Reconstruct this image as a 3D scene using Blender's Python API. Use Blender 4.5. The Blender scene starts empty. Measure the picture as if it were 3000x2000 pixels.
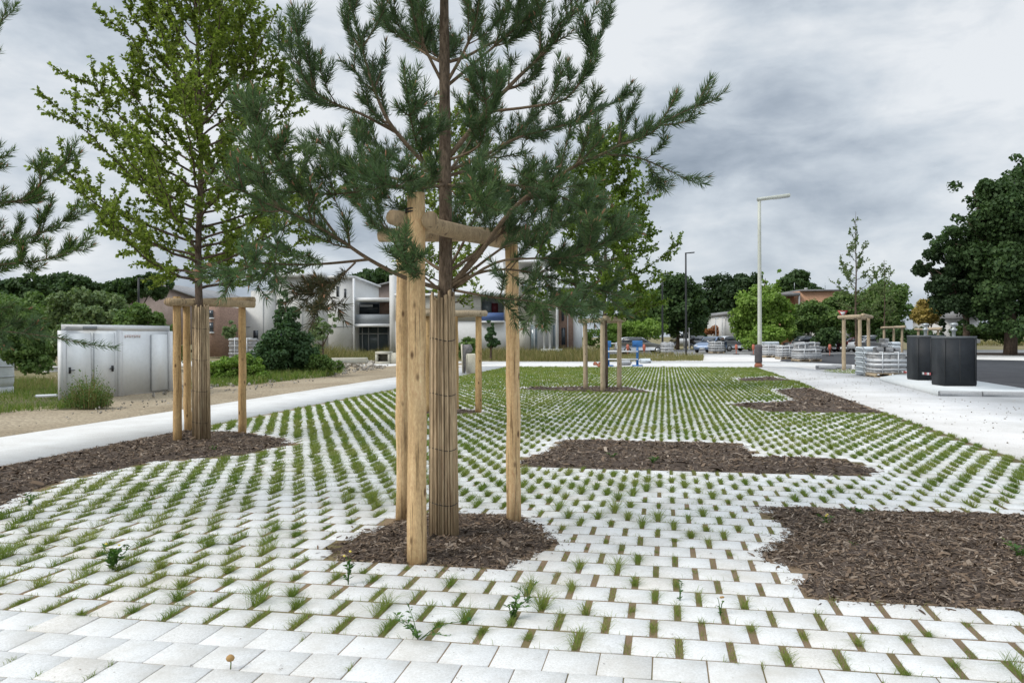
import bpy, math, random
import numpy as np
from mathutils import Matrix
random.seed(7)
rng = np.random.default_rng(11)
scene = bpy.context.scene

# ------------------------------------------------------------------ camera
CAM = np.array([0.19762, -3.96399, 1.6])
RM = np.array([[0.98141192, 0.1918482, -0.00499029],
               [-0.00370529, -0.00705617, -0.99996824],
               [-0.19187732, 0.98139925, -0.00621415]])
F = 2297.0
cam_d = bpy.data.cameras.new('camera')
cam_d.sensor_width = 36.0
cam_d.lens = 36.0 * F / 3000.0
cam_d.clip_start = 0.05
cam_d.clip_end = 3000.0
cam = bpy.data.objects.new('camera', cam_d)
scene.collection.objects.link(cam)
rot = RM.T @ np.diag([1.0, -1.0, -1.0])
m4 = np.eye(4); m4[:3, :3] = rot; m4[:3, 3] = CAM
cam.matrix_world = Matrix(m4.tolist())
scene.camera = cam

# ------------------------------------------------------------------ light
SUN_EL, SUN_AZ = 42.0, 236.0          # degrees; azimuth clockwise from +Y
world = bpy.data.worlds.new('World')
scene.world = world
world.use_nodes = True
wt = world.node_tree
wt.nodes.clear()
def wn(t, **kw):
    n = wt.nodes.new(t)
    for k, v in kw.items():
        setattr(n, k, v)
    return n
def wmath(op, a, b=None, c=None, clamp=False):
    n = wn('ShaderNodeMath', operation=op, use_clamp=clamp)
    for i, v in enumerate((a, b, c)):
        if v is None: continue
        if isinstance(v, (int, float)): n.inputs[i].default_value = v
        else: wt.links.new(v, n.inputs[i])
    return n.outputs[0]
sky = wn('ShaderNodeTexSky')
sky.sky_type = 'NISHITA'
sky.sun_disc = False
sky.sun_elevation = math.radians(SUN_EL)
sky.sun_rotation = math.radians(SUN_AZ)
sky.air_density = 1.0; sky.dust_density = 1.5
SKY_STR = 0.1
tc = wn('ShaderNodeTexCoord')
sep = wn('ShaderNodeSeparateXYZ'); wt.links.new(tc.outputs['Generated'], sep.inputs[0])
dx, dy, dz = sep.outputs
def cloudnoise(scale, detail, rough, off, dist=0.0):
    mp = wn('ShaderNodeMapping')
    mp.inputs['Location'].default_value = off
    mp.inputs['Rotation'].default_value = (0.10, 0.16, 0.0)
    mp.inputs['Scale'].default_value = (1.0, 1.0, 2.3)
    wt.links.new(tc.outputs['Generated'], mp.inputs[0])
    n = wn('ShaderNodeTexNoise')
    n.inputs['Scale'].default_value = scale
    n.inputs['Detail'].default_value = detail
    n.inputs['Roughness'].default_value = rough
    n.inputs['Distortion'].default_value = dist
    wt.links.new(mp.outputs[0], n.inputs['Vector'])
    return n.outputs[0]
n1 = cloudnoise(3.0, 10, 0.52, (3.1, 1.7, 0.4), 0.2)
n2 = cloudnoise(8.5, 8, 0.56, (8.4, 5.2, 0.7), 0.3)
tone = wmath('ADD', wmath('MULTIPLY', n1, 0.72), wmath('MULTIPLY', n2, 0.46))
tone = wmath('ADD', wmath('MULTIPLY', wmath('SUBTRACT', tone, 0.59), 2.5), 0.66)
def blob(px, py, width, amount):
    """a broad bright or dark cloud bank round one direction of the sky"""
    v = np.array([(px - 1500) / F, (py - 1000) / F, 1.0]); v = RM.T @ v; v /= np.linalg.norm(v)
    dp = wn('ShaderNodeVectorMath', operation='DOT_PRODUCT')
    nrm = wn('ShaderNodeVectorMath', operation='NORMALIZE'); wt.links.new(tc.outputs['Generated'], nrm.inputs[0])
    wt.links.new(nrm.outputs[0], dp.inputs[0]); dp.inputs[1].default_value = v.tolist()
    c = math.cos(math.radians(width))
    t = wmath('DIVIDE', wmath('SUBTRACT', dp.outputs['Value'], c), 1 - c, clamp=True)
    return wmath('MULTIPLY', wmath('MULTIPLY', t, t), amount)
for b in ((2930, 200, 9, .24), (3080, 90, 8, .12), (150, 430, 13, .26), (2150, 560, 11, -.30), (1750, 640, 9, -.22),
          (2600, 560, 8, -.14), (450, 60, 9, -.26), (500, 840, 8, -.22), (1000, 760, 8, -.25), (2450, 30, 12, -.1), (950, 60, 7, .12)):
    tone = wmath('ADD', tone, blob(*b))
# bright band low over the horizon
band = wmath('SUBTRACT', 1.0, wmath('MULTIPLY', wmath('ABSOLUTE', wmath('SUBTRACT', dz, 0.085)), 22.0), clamp=True)
tone = wmath('ADD', tone, wmath('MULTIPLY', band, 0.22))
ramp = wn('ShaderNodeValToRGB')
wt.links.new(tone, ramp.inputs[0])
e = ramp.color_ramp.elements
e[0].position = 0.0; e[0].color = (0.225, 0.275, 0.34, 1)
e[1].position = 1.0; e[1].color = (0.76, 0.79, 0.82, 1)
k = ramp.color_ramp.elements.new(0.35); k.color = (0.38, 0.435, 0.505, 1)
k = ramp.color_ramp.elements.new(0.65); k.color = (0.555, 0.61, 0.67, 1)
# the overcast brightens towards the zenith
zen = wmath('ADD', 1.0, wmath('MULTIPLY', wmath('POWER', wmath('MAXIMUM', wmath('SUBTRACT', dz, 0.42), 0.0), 1.2), 3.3))
cl = wn('ShaderNodeVectorMath', operation='SCALE')
wt.links.new(ramp.outputs[0], cl.inputs[0])
wt.links.new(wmath('MULTIPLY', zen, 1.0 / SKY_STR), cl.inputs['Scale'])
mixs = wn('ShaderNodeMix', data_type='RGBA')
mixs.inputs['Factor'].default_value = 0.94
wt.links.new(sky.outputs[0], mixs.inputs[6]); wt.links.new(cl.outputs[0], mixs.inputs[7])
bg = wn('ShaderNodeBackground'); bg.inputs['Strength'].default_value = SKY_STR
wt.links.new(mixs.outputs[2], bg.inputs[0])
wo = wn('ShaderNodeOutputWorld'); wt.links.new(bg.outputs[0], wo.inputs[0])
world.cycles.sampling_method = 'MANUAL'; world.cycles.sample_map_resolution = 512

sun_d = bpy.data.lights.new('sun', 'SUN')
sun_d.energy = 2.0
sun_d.angle = math.radians(24)
sun_d.color = (1.0, 0.955, 0.89)
sun = bpy.data.objects.new('sun', sun_d)
scene.collection.objects.link(sun)
sun.rotation_euler = (math.radians(90 - SUN_EL), 0, math.radians(180 - SUN_AZ))

scene.view_settings.view_transform = 'Standard'
scene.view_settings.look = 'None'
scene.view_settings.exposure = 0.15
scene.view_settings.gamma = 1.0
scene.view_settings.use_curve_mapping = False
scene.render.engine = 'CYCLES'
scene.cycles.max_bounces = 6
scene.cycles.diffuse_bounces = 3
scene.cycles.transparent_max_bounces = 6
scene.cycles.use_denoising = True

# ------------------------------------------------------------------ where photo directions meet the place
def G(px, py, z=0.0):
    d = RM.T @ np.array([(px - 1500) / F, (py - 1000) / F, 1.0])
    return CAM + d * ((z - CAM[2]) / d[2])
def P(px, py, d):
    return CAM + RM.T @ np.array([(px - 1500) / F * d, (py - 1000) / F * d, d])
def depth(p):
    return float((RM @ (np.asarray(p, float) - CAM))[2])
def gp(px, d):
    p = P(px, 1000, d); p[2] = 0.0; return p
RIGHT = np.array([0.98141, 0.19185, 0.0]); RIGHT /= np.linalg.norm(RIGHT)
FWD = np.array([-0.19188, 0.98140, 0.0]); FWD /= np.linalg.norm(FWD)
UP = np.array([0.0, 0.0, 1.0])

# ------------------------------------------------------------------ materials
def nodes(name):
    m = bpy.data.materials.new(name); m.use_nodes = True
    nt = m.node_tree
    b = nt.nodes['Principled BSDF']
    return m, nt, b
def coord(nt, scale=(1, 1, 1)):
    t = nt.nodes.new('ShaderNodeTexCoord'); mp = nt.nodes.new('ShaderNodeMapping')
    mp.inputs['Scale'].default_value = scale
    nt.links.new(t.outputs['Object'], mp.inputs[0])
    return mp.outputs[0]
def noise(nt, vec, scale, detail=5, rough=.6):
    n = nt.nodes.new('ShaderNodeTexNoise')
    n.inputs['Scale'].default_value = scale; n.inputs['Detail'].default_value = detail; n.inputs['Roughness'].default_value = rough
    nt.links.new(vec, n.inputs['Vector']); return n.outputs[0]
def ramp2(nt, fac, stops):
    r = nt.nodes.new('ShaderNodeValToRGB'); nt.links.new(fac, r.inputs[0])
    el = r.color_ramp.elements
    el[0].position = stops[0][0]; el[0].color = (*stops[0][1], 1)
    el[1].position = stops[-1][0]; el[1].color = (*stops[-1][1], 1)
    for p, c in stops[1:-1]:
        k = el.new(p); k.color = (*c, 1)
    return r.outputs[0]
def mixc(nt, fac, a, b, mode='MIX'):
    m = nt.nodes.new('ShaderNodeMix'); m.data_type = 'RGBA'; m.blend_type = mode
    for s, v in ((m.inputs['Factor'], fac), (m.inputs[6], a), (m.inputs[7], b)):
        if isinstance(v, (int, float)): s.default_value = v
        elif isinstance(v, tuple): s.default_value = (*v, 1)
        else: nt.links.new(v, s)
    return m.outputs[2]
def bump(nt, b, h, strength=.4, dist=.01):
    n = nt.nodes.new('ShaderNodeBump'); n.inputs['Strength'].default_value = strength; n.inputs['Distance'].default_value = dist
    nt.links.new(h, n.inputs['Height']); nt.links.new(n.outputs[0], b.inputs['Normal'])
def island(nt):
    return nt.nodes.new('ShaderNodeNewGeometry').outputs['Random Per Island']
def surf(name, c1, c2, scale=6, rough=.8, spec=.3, fine=60, finec=.12, stretch=(1, 1, 1), bmp=.3, isl=0.0, metal=0.0):
    """two-tone noisy surface with fine speckle and bump"""
    m, nt, b = nodes(name)
    v = coord(nt, stretch)
    a = noise(nt, v, scale)
    c = ramp2(nt, a, [(.32, c1), (.68, c2)])
    f = noise(nt, v, fine, 3, .7)
    c = mixc(nt, finec, c, ramp2(nt, f, [(.35, (0, 0, 0)), (.65, (1, 1, 1))]), 'OVERLAY')
    if isl:
        r = ramp2(nt, island(nt), [(0, (1 - isl,) * 3), (1, (1 + isl * .4,) * 3)])
        c = mixc(nt, 1.0, c, r, 'MULTIPLY')
    nt.links.new(c, b.inputs['Base Color'])
    b.inputs['Roughness'].default_value = rough; b.inputs['Specular IOR Level'].default_value = spec; b.inputs['Metallic'].default_value = metal
    if bmp: bump(nt, b, f, bmp, .004)
    return m
def leafmat(name, cols, trans=.35, rough=.55, big=None):
    """leaf colour picked per leaf, light passing through"""
    m, nt, b = nodes(name)
    n = len(cols)
    c = ramp2(nt, island(nt), [(i / (n - 1), cc) for i, cc in enumerate(cols)])
    if big:
        v = coord(nt); a = noise(nt, v, big[0], 2)
        c = mixc(nt, ramp2(nt, a, [(.4, (0, 0, 0)), (.62, (1, 1, 1))]), c, big[1])
    nt.links.new(c, b.inputs['Base Color'])
    b.inputs['Roughness'].default_value = rough; b.inputs['Specular IOR Level'].default_value = .25
    t = nt.nodes.new('ShaderNodeBsdfTranslucent')
    nt.links.new(mixc(nt, 1.0, c, (1.0, 1.15, .6), 'MULTIPLY'), t.inputs[0])
    mx = nt.nodes.new('ShaderNodeMixShader'); mx.inputs[0].default_value = trans
    nt.links.new(b.outputs[0], mx.inputs[1]); nt.links.new(t.outputs[0], mx.inputs[2])
    nt.links.new(mx.outputs[0], nt.nodes['Material Output'].inputs[0])
    return m
def plain(name, c, rough=.5, metal=0, spec=.5, var=.12):
    return surf(name, tuple(x * (1 - var) for x in c), tuple(min(1, x * (1 + var * .5)) for x in c), 9, rough, spec, 30, .03, bmp=0, metal=metal)

M = {}
def paver_mat():
    m, nt, b = nodes('white_granite_paver')
    v = coord(nt)
    tint = ramp2(nt, island(nt), [(0, (.58, .575, .555)), (.3, (.625, .625, .61)), (.9, (.65, .655, .645)), (1, (.62, .595, .55))])
    sp = noise(nt, v, 420, 2, .8)
    c = mixc(nt, .34, tint, ramp2(nt, sp, [(.33, (.1, .1, .1)), (.62, (.95, .95, .95))]), 'OVERLAY')
    c = mixc(nt, .30, c, ramp2(nt, noise(nt, v, 75, 4, .8), [(.34, (.12, .12, .12)), (.62, (.9, .9, .9))]), 'OVERLAY')
    st = noise(nt, v, 2.2, 6, .65)
    c = mixc(nt, ramp2(nt, st, [(.46, (0, 0, 0)), (.74, (.75, .75, .75))]), c, (.47, .44, .385))
    st2 = noise(nt, v, 11, 5, .7)
    c = mixc(nt, ramp2(nt, st2, [(.50, (0, 0, 0)), (.75, (.6, .6, .6))]), c, (.52, .51, .475))
    nt.links.new(c, b.inputs['Base Color']); b.inputs['Roughness'].default_value = .85; b.inputs['Specular IOR Level'].default_value = .2
    bump(nt, b, noise(nt, v, 160, 3, .7), .35, .004)
    return m
M['paver'] = paver_mat()
def soil_mat():
    m, nt, b = nodes('sandy_joint_soil')
    v = coord(nt)
    c = ramp2(nt, noise(nt, v, 3, 5), [(.3, (.20, .14, .09)), (.7, (.29, .215, .14))])
    c = mixc(nt, ramp2(nt, noise(nt, v, 1.1, 4), [(.46, (0, 0, 0)), (.66, (.8, .8, .8))]), c, (.14, .135, .05))
    f = noise(nt, v, 220, 3, .8)
    c = mixc(nt, .35, c, ramp2(nt, f, [(.3, (0, 0, 0)), (.7, (1, 1, 1))]), 'OVERLAY')
    nt.links.new(c, b.inputs['Base Color']); b.inputs['Roughness'].default_value = .95; b.inputs['Specular IOR Level'].default_value = .1
    bump(nt, b, f, .6, .006)
    return m
M['soil'] = soil_mat()
M['mulch'] = surf('bark_mulch', (.055, .042, .034), (.12, .093, .075), 14, .95, .1, 130, .5, bmp=.9)
def chip_mat():
    m, nt, b = nodes('bark_chip')
    c = ramp2(nt, island(nt), [(0, (.035, .026, .02)), (.35, (.12, .084, .058)), (.7, (.195, .142, .10)), (.93, (.24, .195, .155)), (1, (.38, .31, .245))])
    nt.links.new(c, b.inputs['Base Color']); b.inputs['Roughness'].default_value = .9; b.inputs['Specular IOR Level'].default_value = .15
    return m
M['chip'] = chip_mat()
M['grass'] = leafmat('joint_grass_blade', [(.15, .18, .04), (.22, .26, .06), (.28, .315, .085), (.38, .355, .16)], .5, .6, big=(.9, (.16, .225, .045)))
M['tall_grass'] = leafmat('tall_grass_blade', [(.07, .125, .02), (.12, .195, .035), (.17, .23, .05), (.29, .26, .12)], .4, .6)
M['dry_grass'] = leafmat('dry_grass_blade', [(.10, .12, .035), (.20, .18, .075), (.30, .24, .12), (.13, .15, .04)], .3, .7)
M['concrete_white'] = surf('white_concrete', (.55, .54, .52), (.65, .65, .635), 1.6, .85, .2, 60, .22, bmp=.25)
def gravel_mat():
    m, nt, b = nodes('white_gravel_paving')
    v = coord(nt)
    c = ramp2(nt, noise(nt, v, .5, 6, .65), [(.3, (.50, .49, .47)), (.55, (.64, .63, .62)), (.75, (.66, .66, .65))])
    f = noise(nt, v, 60, 4, .8)
    c = mixc(nt, .3, c, ramp2(nt, f, [(.32, (0, 0, 0)), (.66, (1, 1, 1))]), 'OVERLAY')
    d = noise(nt, coord(nt, (1, .8, 1)), 9, 5, .75)
    c = mixc(nt, ramp2(nt, d, [(.57, (0, 0, 0)), (.70, (.38, .38, .38))]), c, (.34, .315, .275))
    nt.links.new(c, b.inputs['Base Color']); b.inputs['Roughness'].default_value = .9; b.inputs['Specular IOR Level'].default_value = .2
    bump(nt, b, f, .5, .01)
    return m
M['gravel'] = gravel_mat()
M['dirt'] = surf('bare_dirt', (.25, .20, .135), (.36, .30, .215), .35, .95, .1, 18, .35, bmp=.8)
M['ground'] = surf('rough_ground', (.13, .125, .06), (.25, .21, .13), .12, .95, .1, 8, .3, bmp=.5)
M['asphalt'] = surf('fresh_asphalt', (.042, .044, .05), (.06, .062, .068), .8, .85, .3, 120, .25, bmp=.4)
M['old_road'] = surf('old_asphalt', (.19, .19, .19), (.25, .25, .25), .5, .9, .2, 60, .2, bmp=.3)
M['kerb'] = surf('kerb_concrete', (.36, .365, .37), (.45, .455, .46), 1.5, .85, .2, 70, .2, bmp=.3)
M['slab'] = surf('pale_concrete_slab', (.50, .53, .54), (.60, .62, .62), 1.0, .8, .25, 80, .12, bmp=.2)

def wood_mat(name, lo, hi, knot=(.10, .05, .025), grey=0.0):
    m, nt, b = nodes(name)
    v = coord(nt, (1, 1, .08))
    c = ramp2(nt, noise(nt, v, 26, 6, .6), [(.28, lo), (.72, hi)])
    c = mixc(nt, ramp2(nt, noise(nt, coord(nt, (1, 1, .5)), 3.2, 4), [(.42, (0, 0, 0)), (.75, (.6, .6, .6))]), c, tuple(x * .6 for x in lo))
    vo = nt.nodes.new('ShaderNodeTexVoronoi'); vo.inputs['Scale'].default_value = 5.5
    nt.links.new(coord(nt, (1.6, 1.6, .75)), vo.inputs['Vector'])
    c = mixc(nt, ramp2(nt, vo.outputs['Distance'], [(.07, (.9, .9, .9)), (.17, (0, 0, 0))]), c, knot)
    cr = noise(nt, coord(nt, (1, 1, .03)), 55, 2)
    c = mixc(nt, ramp2(nt, cr, [(.33, (.85, .85, .85)), (.41, (0, 0, 0))]), c, tuple(x * .38 for x in lo))
    sp = noise(nt, coord(nt, (1, 1, .35)), 70, 4, .75)
    c = mixc(nt, .35, c, ramp2(nt, sp, [(.3, (.1, .1, .1)), (.7, (.9, .9, .9))]), 'OVERLAY')
    if grey: c = mixc(nt, grey, c, (.30, .27, .23))
    nt.links.new(c, b.inputs['Base Color']); b.inputs['Roughness'].default_value = .8; b.inputs['Specular IOR Level'].default_value = .2
    bump(nt, b, cr, .35, .006)
    return m
M['stake'] = wood_mat('peeled_pine_stake', (.53, .35, .175), (.75, .54, .305))
M['stake_pale'] = wood_mat('weathered_pine_stake', (.42, .32, .2), (.56, .45, .3), grey=.25)
M['stake_orange'] = wood_mat('fresh_pine_stake', (.44, .275, .125), (.62, .425, .21))
M['bar'] = wood_mat('half_log_rail', (.38, .265, .145), (.58, .43, .255), grey=.2)
M['bark'] = surf('grey_brown_bark', (.065, .048, .036), (.14, .105, .08), 9, .95, .1, 40, .4, (1, 1, .25), .9)
M['pine_bark'] = surf('pine_bark', (.085, .062, .045), (.19, .145, .105), 14, .95, .1, 60, .4, (1, 1, .3), .9)
M['twig'] = surf('pine_twig', (.12, .085, .055), (.20, .15, .10), 20, .9, .15, 90, .3, bmp=.4)
M['cane'] = surf('bamboo_cane', (.40, .29, .17), (.60, .46, .30), 5, .75, .25, 40, .3, (1, 1, .1), .4, isl=.45)
M['wire'] = plain('tie_wire', (.05, .045, .04), .6, .5)
M['rubber'] = plain('black_rubber', (.018, .018, .02), .7)
M['needle'] = leafmat('pine_needle', [(.045, .080, .036), (.075, .125, .055), (.115, .175, .078), (.165, .225, .105)], .34, .5, big=(1.6, (.09, .145, .074)))
M['needle_new'] = leafmat('young_pine_needle', [(.04, .08, .03), (.065, .12, .038), (.105, .165, .045), (.15, .21, .06)], .3, .5)
M['needle_old'] = leafmat('drying_pine_needle', [(.03, .04, .02), (.055, .065, .03), (.085, .075, .035), (.12, .085, .045)], .16, .55)
M['bud'] = plain('pine_candle', (.36, .18, .10), .7)
M['leaf'] = leafmat('maple_leaf', [(.105, .148, .026), (.16, .212, .037), (.215, .272, .052), (.275, .325, .085)], .5, .5)
M['leaf_far'] = leafmat('lime_leaf', [(.075, .125, .016), (.115, .18, .022), (.16, .235, .034), (.21, .27, .055)], .4, .5)
M['leaf_sparse'] = leafmat('sparse_leaf', [(.085, .125, .05), (.13, .18, .07), (.18, .23, .10)], .4, .5)
def fol(name, lo, hi, trans=.3):
    lo = tuple(2.5 * a for a in lo); hi = tuple(2.05 * a for a in hi)
    mid = tuple((a + b) / 2 for a, b in zip(lo, hi))
    return leafmat(name, [lo, mid, hi], trans, .6, big=(.45, tuple(x * .85 for x in mid)))
M['f_dark'] = fol('dark_foliage', (.012, .026, .010), (.045, .075, .024))
M['f_vdark'] = fol('very_dark_foliage', (.008, .018, .009), (.032, .054, .019))
M['f_mid'] = fol('mid_green_foliage', (.028, .055, .015), (.085, .125, .034))
M['f_light'] = fol('light_green_foliage', (.05, .09, .015), (.13, .19, .036))
M['f_grey'] = fol('grey_green_foliage', (.045, .07, .03), (.105, .135, .058))
M['f_gold'] = fol('golden_foliage', (.12, .09, .025), (.26, .20, .065))
M['f_conifer'] = fol('conifer_foliage', (.014, .032, .014), (.045, .08, .03))
M['f_rust'] = fol('rust_foliage', (.11, .045, .02), (.22, .10, .045))
M['weed'] = leafmat('weed_leaf', [(.04, .10, .02), (.07, .15, .03), (.11, .19, .045)], .3, .45)
M['petal'] = plain('yellow_petal', (.75, .62, .10), .6)
M['dried'] = plain('dried_flower_head', (.38, .23, .085), .9)
M['render_white'] = surf('white_render', (.60, .60, .58), (.64, .64, .63), 4, .9, .2, 20, .1, bmp=.1)
M['render_grey'] = surf('pale_grey_cladding', (.50, .50, .48), (.54, .54, .52), 4, .85, .2, 20, .1, bmp=.1)
M['render_beige'] = surf('beige_render', (.47, .445, .39), (.53, .51, .455), 4, .9, .2, 20, .1, bmp=.1)
M['salmon'] = surf('salmon_render', (.47, .27, .17), (.55, .33, .215), 4, .9, .2, 20, .1, bmp=.1)
M['white_metal'] = plain('white_painted_metal', (.79, .81, .82), .45, 0, .5, .05)
M['cabin_seam'] = plain('cabin_seam', (.45, .47, .49), .6)
M['white_trim'] = plain('white_trim', (.70, .71, .72), .5, 0, .5, .05)
M['grey_panel'] = plain('grey_panel', (.25, .27, .29), .6)
M['blue_panel'] = plain('blue_panel', (.06, .11, .26), .5)
M['red_panel'] = plain('dark_red_door', (.10, .01, .018), .5)
M['brick'] = surf('red_brick', (.24, .16, .125), (.33, .22, .17), 3, .9, .2, 22, .4, (1, 1, 2.5), .4)
M['roof_brown'] = surf('brown_roof_sheet', (.24, .19, .165), (.31, .25, .225), 1.2, .85, .2, 30, .2, (1, 6, 1), .2)
M['roof_grey'] = surf('grey_roof_sheet', (.20, .20, .205), (.28, .28, .285), 1.2, .8, .2, 30, .2, bmp=.2)
M['glass'] = plain('dark_window_glass', (.035, .045, .055), .08, 0, .6)
M['glass_pale'] = plain('pale_window_glass', (.16, .20, .22), .08, 0, .6)
M['black_metal'] = plain('black_painted_metal', (.018, .020, .022), .5)
M['anthracite'] = surf('anthracite_panel', (.014, .017, .021), (.021, .025, .030), 6, .6, .3, 40, .05, bmp=.03)
M['lid_grey'] = plain('lid_grey', (.11, .12, .13), .5)
M['galv'] = plain('galvanised_steel', (.42, .45, .46), .4, .6)
M['lamp_paint'] = plain('cream_lamp_paint', (.50, .52, .46), .45)
M['block'] = surf('grey_concrete_block', (.30, .30, .30), (.42, .42, .42), 5, .9, .2, 60, .25, bmp=.4, isl=.25)
M['film'] = plain('stretch_film', (.55, .57, .59), .25, 0, .6, .1)
M['bag'] = plain('white_bag', (.62, .67, .70), .5, 0, .4, .1)
M['blue_print'] = plain('blue_print', (.06, .16, .42), .5)
M['orange'] = plain('orange_plastic', (.42, .12, .075), .6)
M['red'] = plain('red_paint', (.42, .04, .045), .5)
M['blue_paint'] = plain('blue_steel_paint', (.03, .16, .42), .45)
M['stone'] = surf('pale_cut_stone', (.50, .46, .36), (.62, .58, .46), 3, .9, .2, 50, .2, bmp=.4)
M['stone_grey'] = surf('rough_grey_stone', (.17, .16, .16), (.30, .28, .27), 6, .95, .2, 40, .4, bmp=.8)
M['rubble'] = surf('rubble', (.28, .25, .21), (.42, .39, .34), 3, .95, .2, 40, .4, bmp=.8)
M['culvert'] = surf('culvert_concrete', (.42, .40, .33), (.52, .50, .42), 2, .9, .2, 50, .2, bmp=.4)
M['tyre'] = plain('tyre_rubber', (.02, .02, .02), .8)
M['rim'] = plain('wheel_rim', (.35, .36, .37), .35, .7)
M['lens'] = plain('headlamp_lens', (.55, .57, .6), .1, 0, .8)
M['tail'] = plain('tail_lamp', (.30, .02, .02), .2)
M['plate'] = plain('number_plate', (.6, .6, .55), .5)
M['terracotta'] = plain('terracotta', (.30, .11, .06), .8)
def carpaint(n, c): return plain(n, c, .28, .25, .6, .04)
M['car_silver'] = carpaint('silver_car_paint', (.62, .65, .68))
M['car_dark'] = carpaint('dark_car_paint', (.03, .032, .038))
M['car_grey'] = carpaint('grey_car_paint', (.16, .17, .18))
M['car_white'] = carpaint('white_car_paint', (.66, .67, .68))
M['car_blue'] = carpaint('blue_car_paint', (.16, .22, .33))
M['car_red'] = carpaint('dark_red_car_paint', (.08, .015, .018))

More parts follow.
